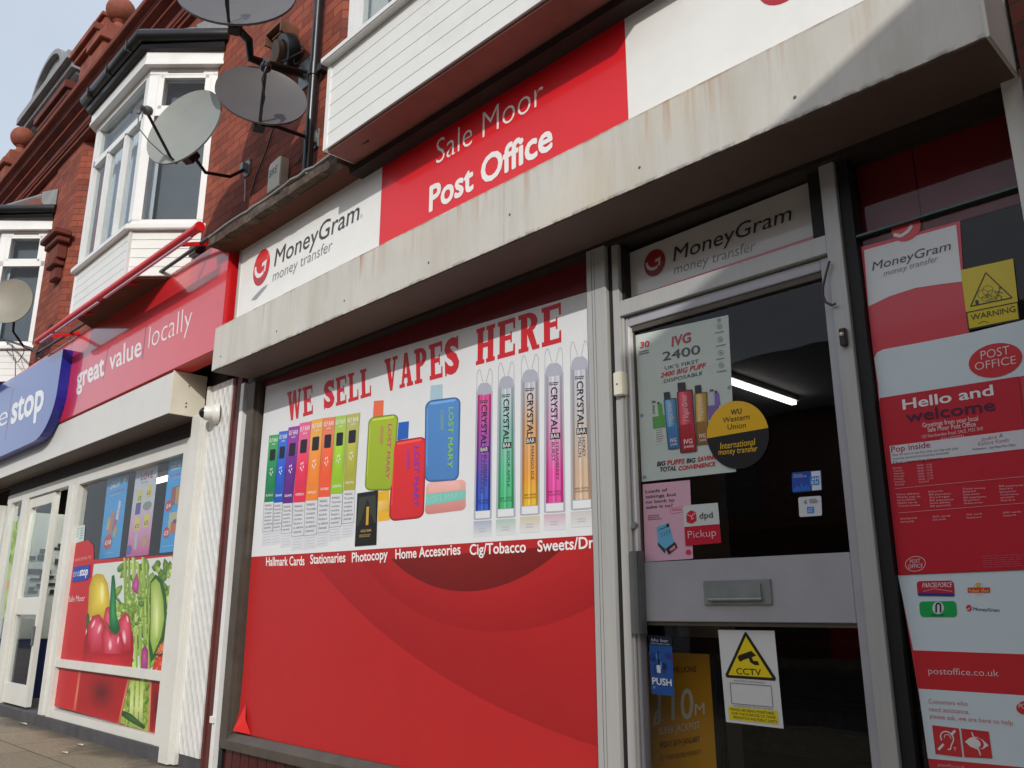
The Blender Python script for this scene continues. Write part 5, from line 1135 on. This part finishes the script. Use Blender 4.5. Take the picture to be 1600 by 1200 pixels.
rs = thing("shop_sign", "pale red shop sign reading great value locally with a blue panel", "sign", (-9.5, 2.69, 3), "shop signs")
m = MB(); m.box(-14, -5.9, 2.692, 2.85, 3.035, 3.965); m.build("sign_case", REDP, rs, bevel=.004)
p = Print(2.691, True); p.rect(-13.99, 3.04, -5.91, 3.96, (214, 44, 52), 0); p.build("sign_panel", SIGN, rs)
p = Print(2.690)
p.text("great", (119.5, 607), (163, 585), (119.5, 577), (240, 230, 228), 1, .03, .06); p.text("value", (170.5, 579), (221, 555), (171, 549), (240, 230, 228), 1, .012, .06); p.text("locally", (231.5, 545), (299, 511.5), (233.5, 511), (240, 230, 228), 1, -.012, .06)
p.line((169, 541), (161, 592), .8, (120, 60, 140), 1); p.line((228.5, 507), (222, 562), .8, (110, 50, 120), 1)
p.build("lettering", SIGN, rs)
def bluepts(k=0.):
    pts = [(-13.2, 3.9 - k), (-9.46, 3.80 - k), (-9.46, 3.45)]
    for a in range(0, 91, 10): pts.append((-10.06 + .6 * math.cos(R(a)) , 3.36 - .48 * math.sin(R(a))))
    return pts + [(-13.2, 2.88)]
BLU = mat("deep_blue_edge", (30, 40, 150), .3, var=.06)
m = MB(); m.front(bluepts(), 2.59, 2.689); m.build("blue_panel_case", BLU, rs)
p = Print(2.5885, True); p.poly([(x if x > -13 else -13.2, z) for x, z in bluepts()], (40, 72, 160), 0); p.build("blue_panel", SIGN, rs)
p = Print(2.5875)
p.text("stop", (16.5, 662), (67.5, 638), (19, 620), (240, 238, 236), 1, .028, .1); p.text("one", (-40, 684), (11, 662), (-37, 655), (232, 230, 234), 1, -.006, .1); p.line((20, 607), (7, 688), .8, (150, 60, 110), 1)
p.build("lettering", SIGN, rs)

# red sign light on arms
sl_ = thing("sign_light", "long red tube light on thin arms above the red sign", "light", (-7.7, 2.4, 3.9))
m = MB(); m.tube([(-9.72, 2.4, 3.9), (-5.83, 2.4, 3.9)], .034, 12); m.tube([(-5.83, 2.4, 3.9), (-5.8, 2.4, 3.9)], .039, 12); m.build("light_tube", REDP, sl_, smooth=True)
m = MB(); m.box(-9.6, -9.2, 2.39, 2.412, 3.853, 3.864); m.box(-9.1, -7.9, 2.39, 2.412, 3.853, 3.864); m.box(-7.75, -5.95, 2.39, 2.412, 3.853, 3.864); m.build("lens_strip", mat("lilac_lens", (206, 170, 200), .2), sl_)
for x in (-9.45, -8.45, -7.36, -6.22): MB().sweep((x, 2.4, 3.885), (x, 2.72, 4.0), .02, .03).build("arm", REDP, sl_)

# window graphic and posters of that shop
YO = 3.0
p = Print(YO)
p.poly([(147, 878), (270, 869), (280, 855), (297, 705), (297, 705), (282, 868), (260, 1050), (110, 1001), (128, 900)], (0, 0, 0), 0) if False else None
p.poly([(110, 862), (118, 849), (138, 844), (146, 852), (147, 875), (279, 866), (248, 1148), (75, 1100)], (190, 26, 36), 0)
vg = tag(p.build("vegetable_graphic", WRAP), "red window graphic with printed pepper, lemon and celery", "window graphic")
def VQ(x, y): return (100 + x * .25, 860 + y * .25)
p = Print(YO - .0008)
p.poly([VQ(187, 86), VQ(690, 35), VQ(655, 765), VQ(430, 730), VQ(120, 680), VQ(150, 380)], (206, 214, 208), 0)
p.poly([VQ(380, 802), VQ(630, 820), VQ(598, 1155), VQ(340, 1075)], (150, 170, 80), 0)
rnd = random.Random(21)
def blob(pts, col, lay): p.poly([VQ(*k) for k in pts], col, lay)
def oval(x, y, rx, ry, col, lay, n=18, rot=0.): p.disc(*VQ(x, y), rx * .25, ry * .25, col, lay, n, rot)
def softq(pts, edge, mid, c, lay): p.soft([VQ(*k) for k in pts], edge, mid, VQ(*c), lay)
def ell(x, y, rx, ry, rot=0., n=16, wob=0.):
    o = []
    for k in range(n):
        t = 2 * math.pi * k / n; q_ = 1 + rnd.uniform(-wob, wob); o.append((x + rx * q_ * math.cos(t) * math.cos(rot) - ry * q_ * math.sin(t) * math.sin(rot), y + rx * q_ * math.cos(t) * math.sin(rot) + ry * q_ * math.sin(t) * math.cos(rot)))
    return o
def so(x, y, rx, ry, edge, mid, lay, rot=0., n=16, off=(0, 0), wob=0.): softq(ell(x, y, rx, ry, rot, n, wob), edge, mid, (x + off[0] * rx, y + off[1] * ry), lay)
softq([(150, 380), (158, 230), (180, 160), (205, 145), (245, 150), (275, 210), (288, 330), (275, 420), (230, 440), (160, 420)], (188, 156, 16), (240, 222, 90), (238, 270), 1)
so(238, 270, 16, 70, (232, 212, 80), (250, 244, 190), 1.4)
GR = [((86, 122, 36), (150, 184, 76)), ((120, 156, 50), (186, 210, 110)), ((60, 98, 34), (120, 156, 60)), ((150, 178, 76), (214, 226, 150)), ((100, 140, 44), (170, 200, 90))]
for k in range(120):                        # leaf mass
    x = rnd.uniform(330, 670); y = rnd.uniform(70, 730); e, m_ = rnd.choice(GR)
    so(x, y, rnd.uniform(12, 30), rnd.uniform(22, 60), e, m_, 1.2 + k * .006, rnd.uniform(-.7, .7), 9, (rnd.uniform(-.4, .4), -.3), .2)
for x, w_, e, m_ in ((372, 20, (110, 140, 54), (170, 194, 100)), (398, 16, (86, 120, 40), (160, 190, 90)), (424, 24, (126, 158, 62), (196, 212, 130)), (458, 18, (96, 130, 44), (180, 206, 110)), (486, 22, (108, 146, 50), (180, 202, 112)), (514, 14, (90, 126, 44), (170, 196, 100))):
    y0 = rnd.uniform(40, 110); p.grad(VQ(x, y0), VQ(x + w_ / 2, y0), VQ(x + w_ / 2 + 14, 742), VQ(x + 14, 742), [(0, m_), (.4, e), (1, m_)], 2.0); p.grad(VQ(x + w_ / 2, y0), VQ(x + w_, y0 + 8), VQ(x + w_ + 14, 742), VQ(x + w_ / 2 + 14, 742), [(0, e), (.5, m_), (1, e)], 2.0)
for k in range(70):
    x = rnd.gauss(430, 50); y = rnd.gauss(300, 50) if k % 2 else rnd.gauss(480, 50); e, m_ = rnd.choice(GR); so(x, y, rnd.uniform(8, 22), rnd.uniform(10, 30), e, m_, 2.1 + k * .004, rnd.uniform(-1, 1), 8, (0, -.4), .25)
softq([(540, 195), (575, 150), (615, 185), (640, 290), (648, 420), (632, 540), (590, 640), (545, 700), (530, 600), (538, 400)], (40, 84, 38), (74, 124, 56), (600, 380), 2.6); softq([(545, 205), (575, 175), (600, 205), (622, 310), (628, 430), (608, 540), (560, 650), (540, 560)], (140, 172, 66), (214, 228, 150), (575, 380), 2.75)
so(580, 420, 14, 130, (190, 210, 120), (226, 236, 176), 2.9)
for k in range(9): so(rnd.uniform(640, 672), rnd.uniform(60, 470), rnd.uniform(8, 16), rnd.uniform(18, 40), *rnd.choice(GR), 2.8, rnd.uniform(-.5, .5), 9)
softq([(422, 235), (440, 180), (457, 137), (470, 200), (464, 275), (440, 262)], (150, 36, 110), (206, 100, 170), (450, 210), 2.9); softq([(478, 745), (488, 620), (508, 588), (526, 630), (524, 745)], (140, 36, 110), (200, 90, 160), (504, 660), 2.9)
softq([(570, 650), (600, 590), (655, 535), (652, 645)], (190, 84, 40), (232, 140, 90), (625, 600), 2.9); softq([(552, 745), (575, 665), (648, 645), (640, 764)], (176, 36, 24), (226, 76, 50), (610, 700), 3); softq([(566, 648), (640, 640), (650, 632), (600, 662)], (30, 30, 20), (60, 60, 40), (610, 648), 3.1)
for k in range(26): so(rnd.uniform(572, 642), rnd.uniform(580, 745), 2.6, 3.2, (236, 200, 140), (246, 226, 180), 3.2, 0, 6)
so(150, 450, 12, 60, (60, 70, 30), (90, 100, 50), 3.2)
lobes = [([(150, 560), (150, 470), (180, 410), (220, 398), (250, 440), (268, 520), (240, 640), (170, 650)], (205, 470)), ([(245, 440), (262, 360), (284, 350), (300, 400), (296, 520), (262, 520)], (276, 410)), ([(330, 520), (345, 430), (385, 384), (410, 410), (425, 500), (420, 620), (360, 640)], (388, 460)), ([(235, 520), (262, 470), (300, 520), (345, 490), (380, 600), (330, 700), (250, 690)], (290, 560))]
softq([(118, 692), (128, 560), (155, 470), (190, 430), (300, 470), (400, 430), (432, 520), (436, 620), (424, 742), (280, 716)], (150, 14, 28), (204, 30, 50), (270, 590), 3.4)
for j, (pts, c_) in enumerate(lobes): softq(pts, (176, 20, 40), (232, 96, 124), c_, 3.5 + .05 * j)
for x, y, rx, ry, rot in ((222, 490, 10, 36, .3), (185, 460, 8, 30, .4), (378, 540, 12, 46, -.1), (290, 590, 12, 36, 0), (340, 560, 7, 26, .1), (398, 430, 7, 24, -.2)): so(x, y, rx, ry, (228, 110, 136), (252, 222, 230), 3.75, rot)
softq([(118, 692), (122, 640), (430, 650), (424, 742), (280, 716)], (168, 18, 30), (200, 28, 44), (280, 690), 3.72)
softq([(248, 432), (275, 460), (300, 500), (352, 468), (350, 500), (322, 532), (292, 505)], (16, 84, 36), (40, 130, 60), (305, 500), 3.8); softq([(300, 160), (315, 152), (322, 210), (328, 400), (350, 470), (320, 518), (288, 486), (284, 380)], (12, 84, 40), (50, 160, 90), (308, 380), 3.85)
softq([(110, 745), (410, 800), (345, 1072), (60, 1002)], (176, 24, 32), (150, 16, 26), (235, 890), 3.4); so(235, 890, 95, 120, (168, 20, 30), (90, 12, 18), 3.5, 0, 22); softq([(95, 745), (108, 746), (75, 1002), (58, 998)], (196, 80, 66), (226, 130, 106), (84, 880), 3.7); softq([(400, 800), (412, 800), (350, 1075), (340, 1070)], (190, 90, 76), (226, 150, 120), (375, 930), 3.7)
for k in range(60):
    e, m_ = rnd.choice(GR); so(rnd.uniform(380, 525), rnd.uniform(825, 1090), rnd.uniform(6, 16), rnd.uniform(14, 50), e, m_, 3.0 + k * .004, rnd.uniform(-.6, .6), 9, (0, -.3), .2)
for x in (420, 452, 480): p.grad(VQ(x, 815), VQ(x + 20, 820), VQ(x + 10, 1110), VQ(x - 14, 1100), [(0, (176, 200, 100)), (.5, (214, 226, 150)), (1, (130, 160, 70))], 3.3)
softq([(365, 1000), (420, 1020), (510, 1100), (500, 1118), (400, 1062), (360, 1030)], (30, 66, 30), (66, 110, 50), (430, 1050), 3.5)
softq([(545, 812), (630, 822), (600, 1152), (528, 1130)], (164, 18, 28), (86, 10, 18), (585, 960), 3.5); softq([(540, 812), (550, 812), (536, 1130), (526, 1126)], (200, 110, 86), (230, 160, 130), (538, 960), 3.7)
softq([(678, 36), (718, 30), (700, 240), (688, 150)], (176, 20, 32), (196, 30, 42), (695, 100), 3.5)
p.build("printed_vegetable", WRAP, vg)
p = Print(YO - .004)
p.text("welcome to", VQ(70, 72), VQ(172, 50), VQ(68, 45), (226, 150, 156), 1, 0); p.text("Sale Moor", VQ(28, 322), VQ(130, 316), VQ(30, 286), (232, 200, 200), 1, .004, .1)
p.poly([VQ(60, 104), VQ(162, 88), VQ(158, 165), VQ(140, 185), VQ(52, 198)], (30, 60, 160), 1); p.text("one", VQ(56, 168), VQ(95, 160), VQ(58, 122), (170, 190, 226), 2, 0, .1); p.text("stop", VQ(97, 160), VQ(148, 152), VQ(100, 110), (232, 236, 244), 2, .02, .1)
p.build("lettering", WRAP, vg)
def hang(q, label, col): return sheet("hanging_poster", label, "poster", q, 3.06, col, INK, "posters hanging in the convenience shop window")
BL = (30, 160, 236)
q = [(168.5, 748), (202, 736), (186.5, 870), (154.5, 874)]
ha = hang(q, "left blue hanging poster with a red price disc and tall ice lollies", BL); p = Print(3.0592)
p.label("PRICE", q, .22, .62, .055, .085, (220, 228, 236), 1, .01); p.label("DROP", q, .18, .62, .095, .145, (236, 240, 244), 2, .03, .1); p.poly_uv(q, [(.68, .02), (.98, .02), (.82, .12)], (196, 40, 60), 1); p.poly_uv(q, [(.76, .06), (.92, .06), (.82, .14)], (236, 236, 240), 2)
p.label("GET THIS FREEZER", q, .1, .9, .19, .21, (206, 60, 80), 1, .01); p.dashes(q, .2, .8, [.23], .008, (150, 200, 236), 1)
for u0, v0, u1, v1, c in ((.2, .5, .36, .66, (206, 186, 60)), (.3, .42, .5, .72, (206, 120, 90)), (.5, .52, .66, .7, (190, 50, 60)), (.62, .32, .78, .56, (236, 236, 240)), (.55, .62, .72, .76, (190, 170, 60)), (.44, .44, .52, .66, (190, 120, 60))): p.poly_uv(q, [(u0 + .06, v0), (u1, v0 + .02), (u1 - .04, v1), (u0, v1 - .02)], c, 2)
p.text("CORNETTO", p.uv(q, .74, .55), p.uv(q, .78, .34), p.uv(q, .66, .55), (200, 40, 60), 3, .01)
p.disc_uv(q, .36, .8, .2, .09, (200, 36, 52), 3); p.label("£10", q, .22, .52, .78, .83, (240, 240, 240), 4, .03); p.dashes(q, .2, .8, [.93], .008, (150, 200, 236), 1); p.build("lettering", INK, ha)
q = [(213, 736), (247.5, 726), (232, 867), (197, 870.5)]
hb = hang(q, "white to pink hanging poster with yellow price tags", (206, 208, 220)); p = Print(3.0592)
p.grad(p.uv(q, 0, .4), p.uv(q, 1, .4), p.uv(q, 1, 1), p.uv(q, 0, 1), [(0, (206, 206, 220)), (.4, (222, 170, 206)), (1, (214, 70, 150))], 1)
p.label("LOVE", q, .26, .8, .055, .125, (120, 60, 120), 2, .03); p.label("LOVE", q, .27, .79, .06, .12, (196, 70, 90), 3, .012); p.dashes(q, .3, .7, [.155], .009, (120, 120, 150), 2)
for u0, v0, u1, v1 in ((.2, .24, .4, .38), (.6, .21, .8, .34), (.22, .56, .44, .7), (.62, .54, .84, .68)): p.rect_uv(q, u0, v0, u1, v1, (232, 214, 40), 2); p.label("£3", q, u0 + .03, u1 - .03, (v0 + v1) / 2, v1 - .025, (40, 40, 46), 3, .02)
p.rect_uv(q, .18, .385, .4, .52, (76, 50, 150), 2); p.disc_uv(q, .7, .44, .2, .05, (140, 146, 130), 2); p.rect_uv(q, .3, .74, .42, .92, (190, 190, 190), 2); p.disc_uv(q, .74, .84, .1, .07, (206, 160, 110), 2); p.disc_uv(q, .1, .92, .12, .06, (90, 70, 170), 2); p.build("lettering", INK, hb)
q = [(265, 719), (294.5, 709), (281, 861), (249, 864)]
hc = hang(q, "right blue hanging poster with two red price discs", BL); p = Print(3.0592)
p.label("PRICE", q, .22, .62, .04, .065, (220, 228, 236), 1, .01); p.label("DROP", q, .16, .66, .075, .125, (236, 240, 244), 2, .03, .1); p.poly_uv(q, [(.74, .03), (.98, .03), (.9, .12)], (236, 236, 240), 1); p.label("WIN FREE TEA", q, .12, .9, .17, .195, (214, 60, 76), 1, .01); p.dashes(q, .3, .95, [.215], .008, (150, 200, 236), 1)
for u0, v0, u1, v1, c in ((.3, .31, .98, .5, (110, 90, 70)), (.32, .33, .46, .48, (190, 60, 60)), (.52, .32, .72, .5, (196, 150, 90)), (.78, .32, .96, .48, (90, 110, 80)), (.3, .58, .96, .8, (196, 190, 150)), (.42, .68, .88, .8, (206, 100, 40)), (.52, .66, .76, .7, (90, 60, 120))): p.rect_uv(q, u0, v0, u1, v1, c, 2 + u0)
p.disc_uv(q, .2, .5, .17, .06, (200, 36, 52), 3); p.label("£4", q, .1, .32, .48, .525, (240, 240, 240), 4, .02); p.disc_uv(q, .24, .79, .16, .06, (200, 36, 52), 3); p.label("£5", q, .14, .36, .77, .815, (240, 240, 240), 4, .02); p.dashes(q, .1, .7, [.93], .008, (150, 200, 236), 1); p.build("lettering", INK, hc)
q = [(118, 822), (133, 820), (131, 845), (114, 850)]
nt_ = sheet("notice", "small pale notice on the glass above the red rounded graphic", "notice", q, YO - .001, (190, 206, 206), STICK); p = Print(YO - .0018); p.dashes(q, .1, .45, [.15, .3, .45, .6], .06, (120, 140, 150), 1); p.dashes(q, .58, .9, [.15, .3, .45, .6, .75], .06, (110, 150, 150), 1); p.build("lettering", STICK, nt_)
p = Print(YO - .001); q = [(21, 815), (31, 815), (14, 960), (4, 965)]; p.poly(q, (170, 190, 130), 0)
fg = tag(p.build("vegetable_graphic", WRAP), "narrow green vegetable graphic left of the sliding door", "window graphic"); p = Print(YO - .0018); rnd = random.Random(9)
for k in range(20): p.disc_uv(q, rnd.uniform(.15, .85), rnd.uniform(.03, .97), .22, .05, rnd.choice([(130, 170, 60), (176, 200, 110), (206, 150, 110), (90, 140, 50)]), 1 + k * .02, 9)
p.build("printed_vegetable", WRAP, fg)

# dome camera
dc = thing("dome_camera", "white dome security camera on the pressed steel panel", "camera", (-6.42, 2.95, 2.63))
m = MB(); m.lathe([(0, 0), (.085, 0), (.085, .025), (.075, .04), (.06, .05), (.06, .10), (.05, .115), (0.0, .115)], (-6.40, 2.956, 2.645), (-.35, -1, -.05), 24); m.build("housing", WHITEPL, dc, smooth=True)
m = MB(); ax = Vector((-.35, -1, -.05)).normalized(); cc_ = Vector((-6.40, 2.956, 2.645)) + ax * .105
m.lathe([(.046 * math.cos(R(a)), .046 * math.sin(R(a))) for a in range(0, 91, 10)], cc_, ax, 20); m.build("smoked_dome", SMOKE, dc, smooth=True)

# ================================================================== THINGS ON THE BRICK WALL
def dish(label, c, az, el, rad, mdish, mount, pole_pts, arm=True, pole_r=.014, lnb_mat=GREYM, k=1.08, plate=(.055, .075), mat_plate=GALV, multi=False):
    t = thing("satellite_dish", label, "satellite dish", mount, "satellite dishes on the brick wall")
    a, e = R(az), R(el)
    n = Vector((math.sin(a) * math.cos(e), -math.cos(a) * math.cos(e), math.sin(e))); s = Vector((math.cos(a), math.sin(a), 0)); u = s.cross(n)
    if u.z < 0: u = -u
    c = Vector(c); m = MB(); N = 40; rings = []
    for f in (0.001, .25, .5, .75, .93, 1.0, 1.03, 1.03, 1.0):
        rings.append(f)
    vs = []
    prof = [(f, .17 * rad * f * f - .17 * rad) for f in (.001, .2, .4, .6, .8, .93, 1.0)] + [(1.025, .01 * rad), (1.03, -.03 * rad), (1.0, -.035 * rad), (.8, -.09 * rad), (.5, -.16 * rad), (.001, -.2 * rad)]
    for f, d in prof: vs.append([m.bm.verts.new(c + s * rad * f * math.cos(2 * math.pi * j / N) + u * rad * k * f * math.sin(2 * math.pi * j / N) + n * d) for j in range(N)])
    for i in range(len(vs) - 1):
        for j in range(N): m.bm.faces.new((vs[i][j], vs[i][(j + 1) % N], vs[i + 1][(j + 1) % N], vs[i + 1][j]))
    m.build("reflector", mdish, t, smooth=True)
    bot = c - u * rad * k * .93 - n * .03 * rad; back = c - n * .22 * rad - u * rad * .45
    if arm:
        lnb = c + n * rad * 1.12 - u * rad * .52
        MB().tube([bot - n * .1 * rad, bot + n * .1 * rad, lnb - n * .03], .011, 8).build("feed_arm", BLACKPL, t, smooth=True)
        d = (c - lnb).normalized(); m = MB()
        m.lathe([(0, -.05), (.02, -.05), (.024, -.02), (.02, .0), (.034, .02), (.036, .05), (.03, .058), (0, .06)], lnb, d, 18)
        m.tube([lnb + u * -.015 - d * .03, lnb - u * .06 - d * .03], .012, 8); m.build("receiver_head", lnb_mat, t, smooth=True)
        cb = [lnb - u * .06 - d * .03, lnb - u * .15 - n * .02 - s * .02, lnb - u * .2 - n * .12 + s * .01, bot + n * .35 * rad - u * .03, bot + n * .15 * rad - u * .02, bot - n * .03]
        MB().tube(cb, .0045, 6).build("feed_cable", mat("cable_grey", (150, 146, 138), .5) if mdish is DISHL else BLACKPL, t, smooth=True)
    m = MB(); m.tube([tuple(back - n * .02), tuple(back - n * .12)], .045, 10); m.sweep(back - n * .06 - u * .09, back - n * .06 + u * .09, .07, .06); m.build("bracket", BLACKPL, t)
    pp = [tuple(back - n * .08)] + pole_pts + [(mount[0], mount[1] - .01, mount[2])]
    MB().tube(pp, pole_r, 10).build("wall_arm", BLACKPL if mdish is not None else GREYM, t, smooth=True)
    m = MB(); pw, ph = plate; m.box(mount[0] - pw, mount[0] + pw, W - .012, W - .002, mount[2] - ph, mount[2] + ph); m.box(mount[0] - .03, mount[0] + .03, W - .06, W - .012, mount[2] - .035, mount[2] + .03); m.build("wall_plate", mat_plate, t, bevel=.003)
    m = MB()
    for i in (-1, 1):
        for j in (-1, 1): m.lathe([(0, -.006), (.008, -.006), (.008, 0)], (mount[0] + i * pw * .75, W - .012, mount[2] + j * ph * .78), (0, 1, 0), 6)
    m.build("bolt", GREYM, t)
    return t
dish("light grey dish tilted left with its receiver on a long arm over the bay", (-5.82, 2.2, 4.669), 25, 12, .325, DISHL, (-6.05, W, 4.66), [(-5.93, 2.45, 4.42), (-6.0, 2.68, 4.5)])
dish("dark grey dish facing the viewer above the alarm box", (-4.878, 2.35, 4.562), 66, 24, .30, DISHD, (-4.98, W, 4.46), [(-5.0, 2.55, 4.45)], lnb_mat=BLACKPL)
dish("largest dark grey dish, cut by the top edge, on a thick galvanised arm", (-5.03, 2.17, 5.385), 54, 24, .40, DISHD, (-5.20, W, 5.13), [(-5.12, 2.33, 5.12), (-5.13, 2.36, 4.99), (-5.15, 2.5, 5.02)], pole_r=.032, plate=(.09, .13), mat_plate=GALV)
dish("olive grey dish at the far left edge in front of the next bay", (-10.73, 2.3, 4.61), 48, 2, .25, DISHO, (-11.3, W, 4.2), [(-10.9, 2.42, 4.3), (-11.1, 2.6, 4.2)], arm=False)
# bracket and drum behind the big dish
bk = thing("cable_drum", "round black cable drum with an angled cowl on the bricks behind the biggest dish", "cable drum", (-5.4, 2.8, 5.45))
m = MB(); m.lathe([(.10, -.09), (.15, -.09), (.16, -.05), (.16, 0), (.10, 0), (.1, -.09)], (-5.42, W - .01, 5.42), (.15, 1, .2), 28); m.build("drum_ring", BLACKPL, bk, smooth=True)
m = MB(); m.lathe([(0, -.11), (.085, -.11), (.09, -.05), (.09, 0)], (-5.45, W - .03, 5.44), (.15, 1, .2), 20); m.build("drum_core", mat("dirty_brown_metal", (120, 96, 76), .6, var=.4, scale=8), bk, smooth=True)
m = MB(); m.box(-5.62, -5.36, W - .16, W - .002, 5.62, 5.64); m.box(-5.375, -5.355, W - .16, W - .002, 5.53, 5.62); m.box(-5.62, -5.60, W - .16, W - .002, 5.53, 5.62); m.box(-5.57, -5.42, W - .12, W - .002, 5.575, 5.588); m.build("cowl", mat("rusty_brown_metal", (112, 76, 56), .6, var=.4, scale=10), bk)
pts = [(-5.24 + .075 * math.cos(R(a)), W - .05, 5.30 + .07 * math.sin(R(a))) for a in range(0, 370, 20)]; MB().tube([(-5.4, W - .1, 5.3)] + pts, .006, 6).build("cable_loop", BLACKPL, bk, smooth=True)

dpipe = thing("downpipe", "black cast downpipe on the bricks left of the white oriel", "downpipe", (-5.0, 2.79, 3.95))
m = MB(); m.tube([(-4.97, 2.79, 3.93), (-4.97, 2.79, 7.0)], .036, 14); m.build("pipe", PIPE, dpipe, smooth=True)
m = MB()
for z in (5.02, 6.6): m.tube([(-4.97, 2.79, z - .05), (-4.97, 2.79, z + .05)], .044, 14); m.box(-4.93, -4.875, 2.79, W - .003, z - .03, z + .03)
m.build("collar", PIPE, dpipe, smooth=True)

al = thing("alarm_box", "cream burglar alarm box with faded lettering above the ledge", "alarm", (-5.42, 2.8, 4.3))
zc = 4.325; m = MB(); m.front([(-5.535, zc - .12), (-5.535, zc + .10), (-5.515, zc + .13), (-5.38, zc + .145), (-5.345, zc + .13), (-5.345, zc - .12)], 2.775, W - .003); m.build("alarm_cover", CREAMPL, al, bevel=.006)
m = MB(); m.front([(-5.53, zc - .19), (-5.535, zc - .122), (-5.345, zc - .122), (-5.36, zc - .19)], 2.79, W - .003); m.build("alarm_base", mat("smoky_grey_plastic", (86, 84, 78), .4), al, bevel=.006)
p = Print(2.7735, True); p.text("BRE", (-5.515, zc + .005), (-5.395, zc + .015), (-5.515, zc + .065), (96, 110, 120), 1, .01, .1); p.build("lettering", STICK, al)

def cable(label, pts, r=.006, m=None, name="wall_cable"): return tag(MB().tube(pts, r, 6).build(name, m or BLACKPL, smooth=True), label, "cable", "cables on the wall")
def onwall(l, Y=W - .012): return [(px(x, y, Y)[0], Y, px(x, y, Y)[1]) for x, y in l]
cable("thin black cable running down the bricks below the dark dish", onwall([(428, 198), (422, 215), (416, 235), (408, 255), (400, 275), (396, 290), (390, 308)]))
cable("thin white cable hanging from the light grey dish's wall plate", onwall([(383, 280), (383, 295), (382, 315)]), .004, WHITEPL)
cable("black cable looped beside the downpipe above the alarm", onwall([(475, 205), (475, 225), (473, 240), (466, 252), (460, 258)]), .005)
a = [(px(x, y, 2.6)[0], 2.6, px(x, y, 2.6)[1]) for x, y in ((-20, 528), (10, 532), (30, 538), (50, 545), (58, 552))]
cable("cable bundle sagging along the bay at the far left", a, .014)
for l, lab in (([(12, 535), (10, 548), (20, 556), (24, 560), (24, 588)], "left black cable loop hanging below the bundle"), ([(38, 540), (37, 552), (28, 566), (22, 562), (20, 550), (19, 538)], "right black cable loop hanging below the bundle")):
    cable(lab, [(px(x, y, 2.62)[0], 2.62, px(x, y, 2.62)[1]) for x, y in l], .005)
tg = [(px(x, y, 2.56)[0], 2.56, px(x, y, 2.56)[1]) for x, y in ((508, 240), (516, 236), (522, 246), (515, 252), (509, 246), (518, 241), (560, 228), (576, 220))]
cable("tangled black wire at the bottom corner of the white oriel", tg, .006)
a = [(-10.6, 2.62, 4.0), (-9.6, 2.63, 3.99), (-8.6, 2.64, 3.985), (-7.6, 2.63, 3.98), (-6.6, 2.62, 3.98), (-5.95, 2.57, 3.94)]
cable("long dark cable lying along the top of the red sign", a, .016)
tag(MB().box(-7.2, -6.98, 2.76, 2.84, 4.0, 4.13).build("junction_box", BLACKPL, bevel=.006), "lower dark junction box wedged behind the red sign under the bay", "junction box")
tag(MB().box(-6.86, -6.72, 2.76, 2.84, 4.09, 4.19).build("junction_box", BLACKPL, bevel=.006), "upper dark junction box behind the red sign beside the bay's end", "junction box")

# litter
for i, (x, y, sx, a, lab) in enumerate(((-10.0, 2.86, .13, .3, "pale paper scrap on the paving near the sliding door"), (-8.1, 2.78, .07, 1.0, "small pale scrap on the paving below the pepper graphic"), (-7.75, 2.55, .06, .2, "pale scrap nearest the shop post on the paving"))):
    m = MB(); m.poly([(x - sx, y, .006), (x, y - .02, .02), (x + sx, y + .01, .008), (x + .02, y + .03, .016)], [(0, 1, 3), (1, 2, 3)]); tag(m.build("paper_scrap", mat("scrap_paper", (206, 204, 196), .7)), lab, "litter", "scraps of litter on the paving")

# ================================================================== BEYOND THE FRAME (shade the right of the shop, reflections in the glass)
nb = thing("neighbour_building", "pale rendered building projecting forward at the right, beyond the photo, shading the door", "building", (4, 1, 0))
m = MB(); m.plan([(1.62, -1.39), (6.5, -1.39), (6.5, 2.85), (4.39, 2.85)], 0, 5.37); m.build("front_block", mat("pale_bounce_render", (222, 220, 212), .85, var=.12, scale=1.5, bump=.3, bscale=40, grime=((150, 145, 135), .5)), nb)  # unseen block shaped to shade the door, pale for more bounce light
m = MB(); m.box(-.55, 6.5, 2.86, 7, 0, 7); m.build("rear_wall", BRICKD, nb)
m = MB(); m.box(2.4, 3.8, -1.41, -1.392, 1, 2.4); m.build("window", CURT, nb)
rr_ = thing("brick_terrace", "brick terrace across the road, only mirrored in the glass", "building", (0, -15, 0))
m = MB(); m.box(-40, 28, -20, -14.7, 0, 6.2); m.build("brick_wall", BRICKD, rr_)
m = MB(); m.side([(-14.4, 6.2), (-17.3, 8.8), (-20.3, 6.2)], -40, 28); m.build("roof", bpy.data.materials["dark_slate"], rr_)
for i in range(13):
    x = -38 + i * 5
    m = MB(); m.box(x, x + 1.4, -14.72, -14.69, 3.6, 5.2); m.box(x, x + 2.2, -14.72, -14.69, .6, 2.6); m.build("window", CURT, rr_)
    m = MB(); m.box(x + 3, x + 3.9, -14.72, -14.69, 0, 2.1); m.build("door", REDP if i % 2 else UPVC, rr_)
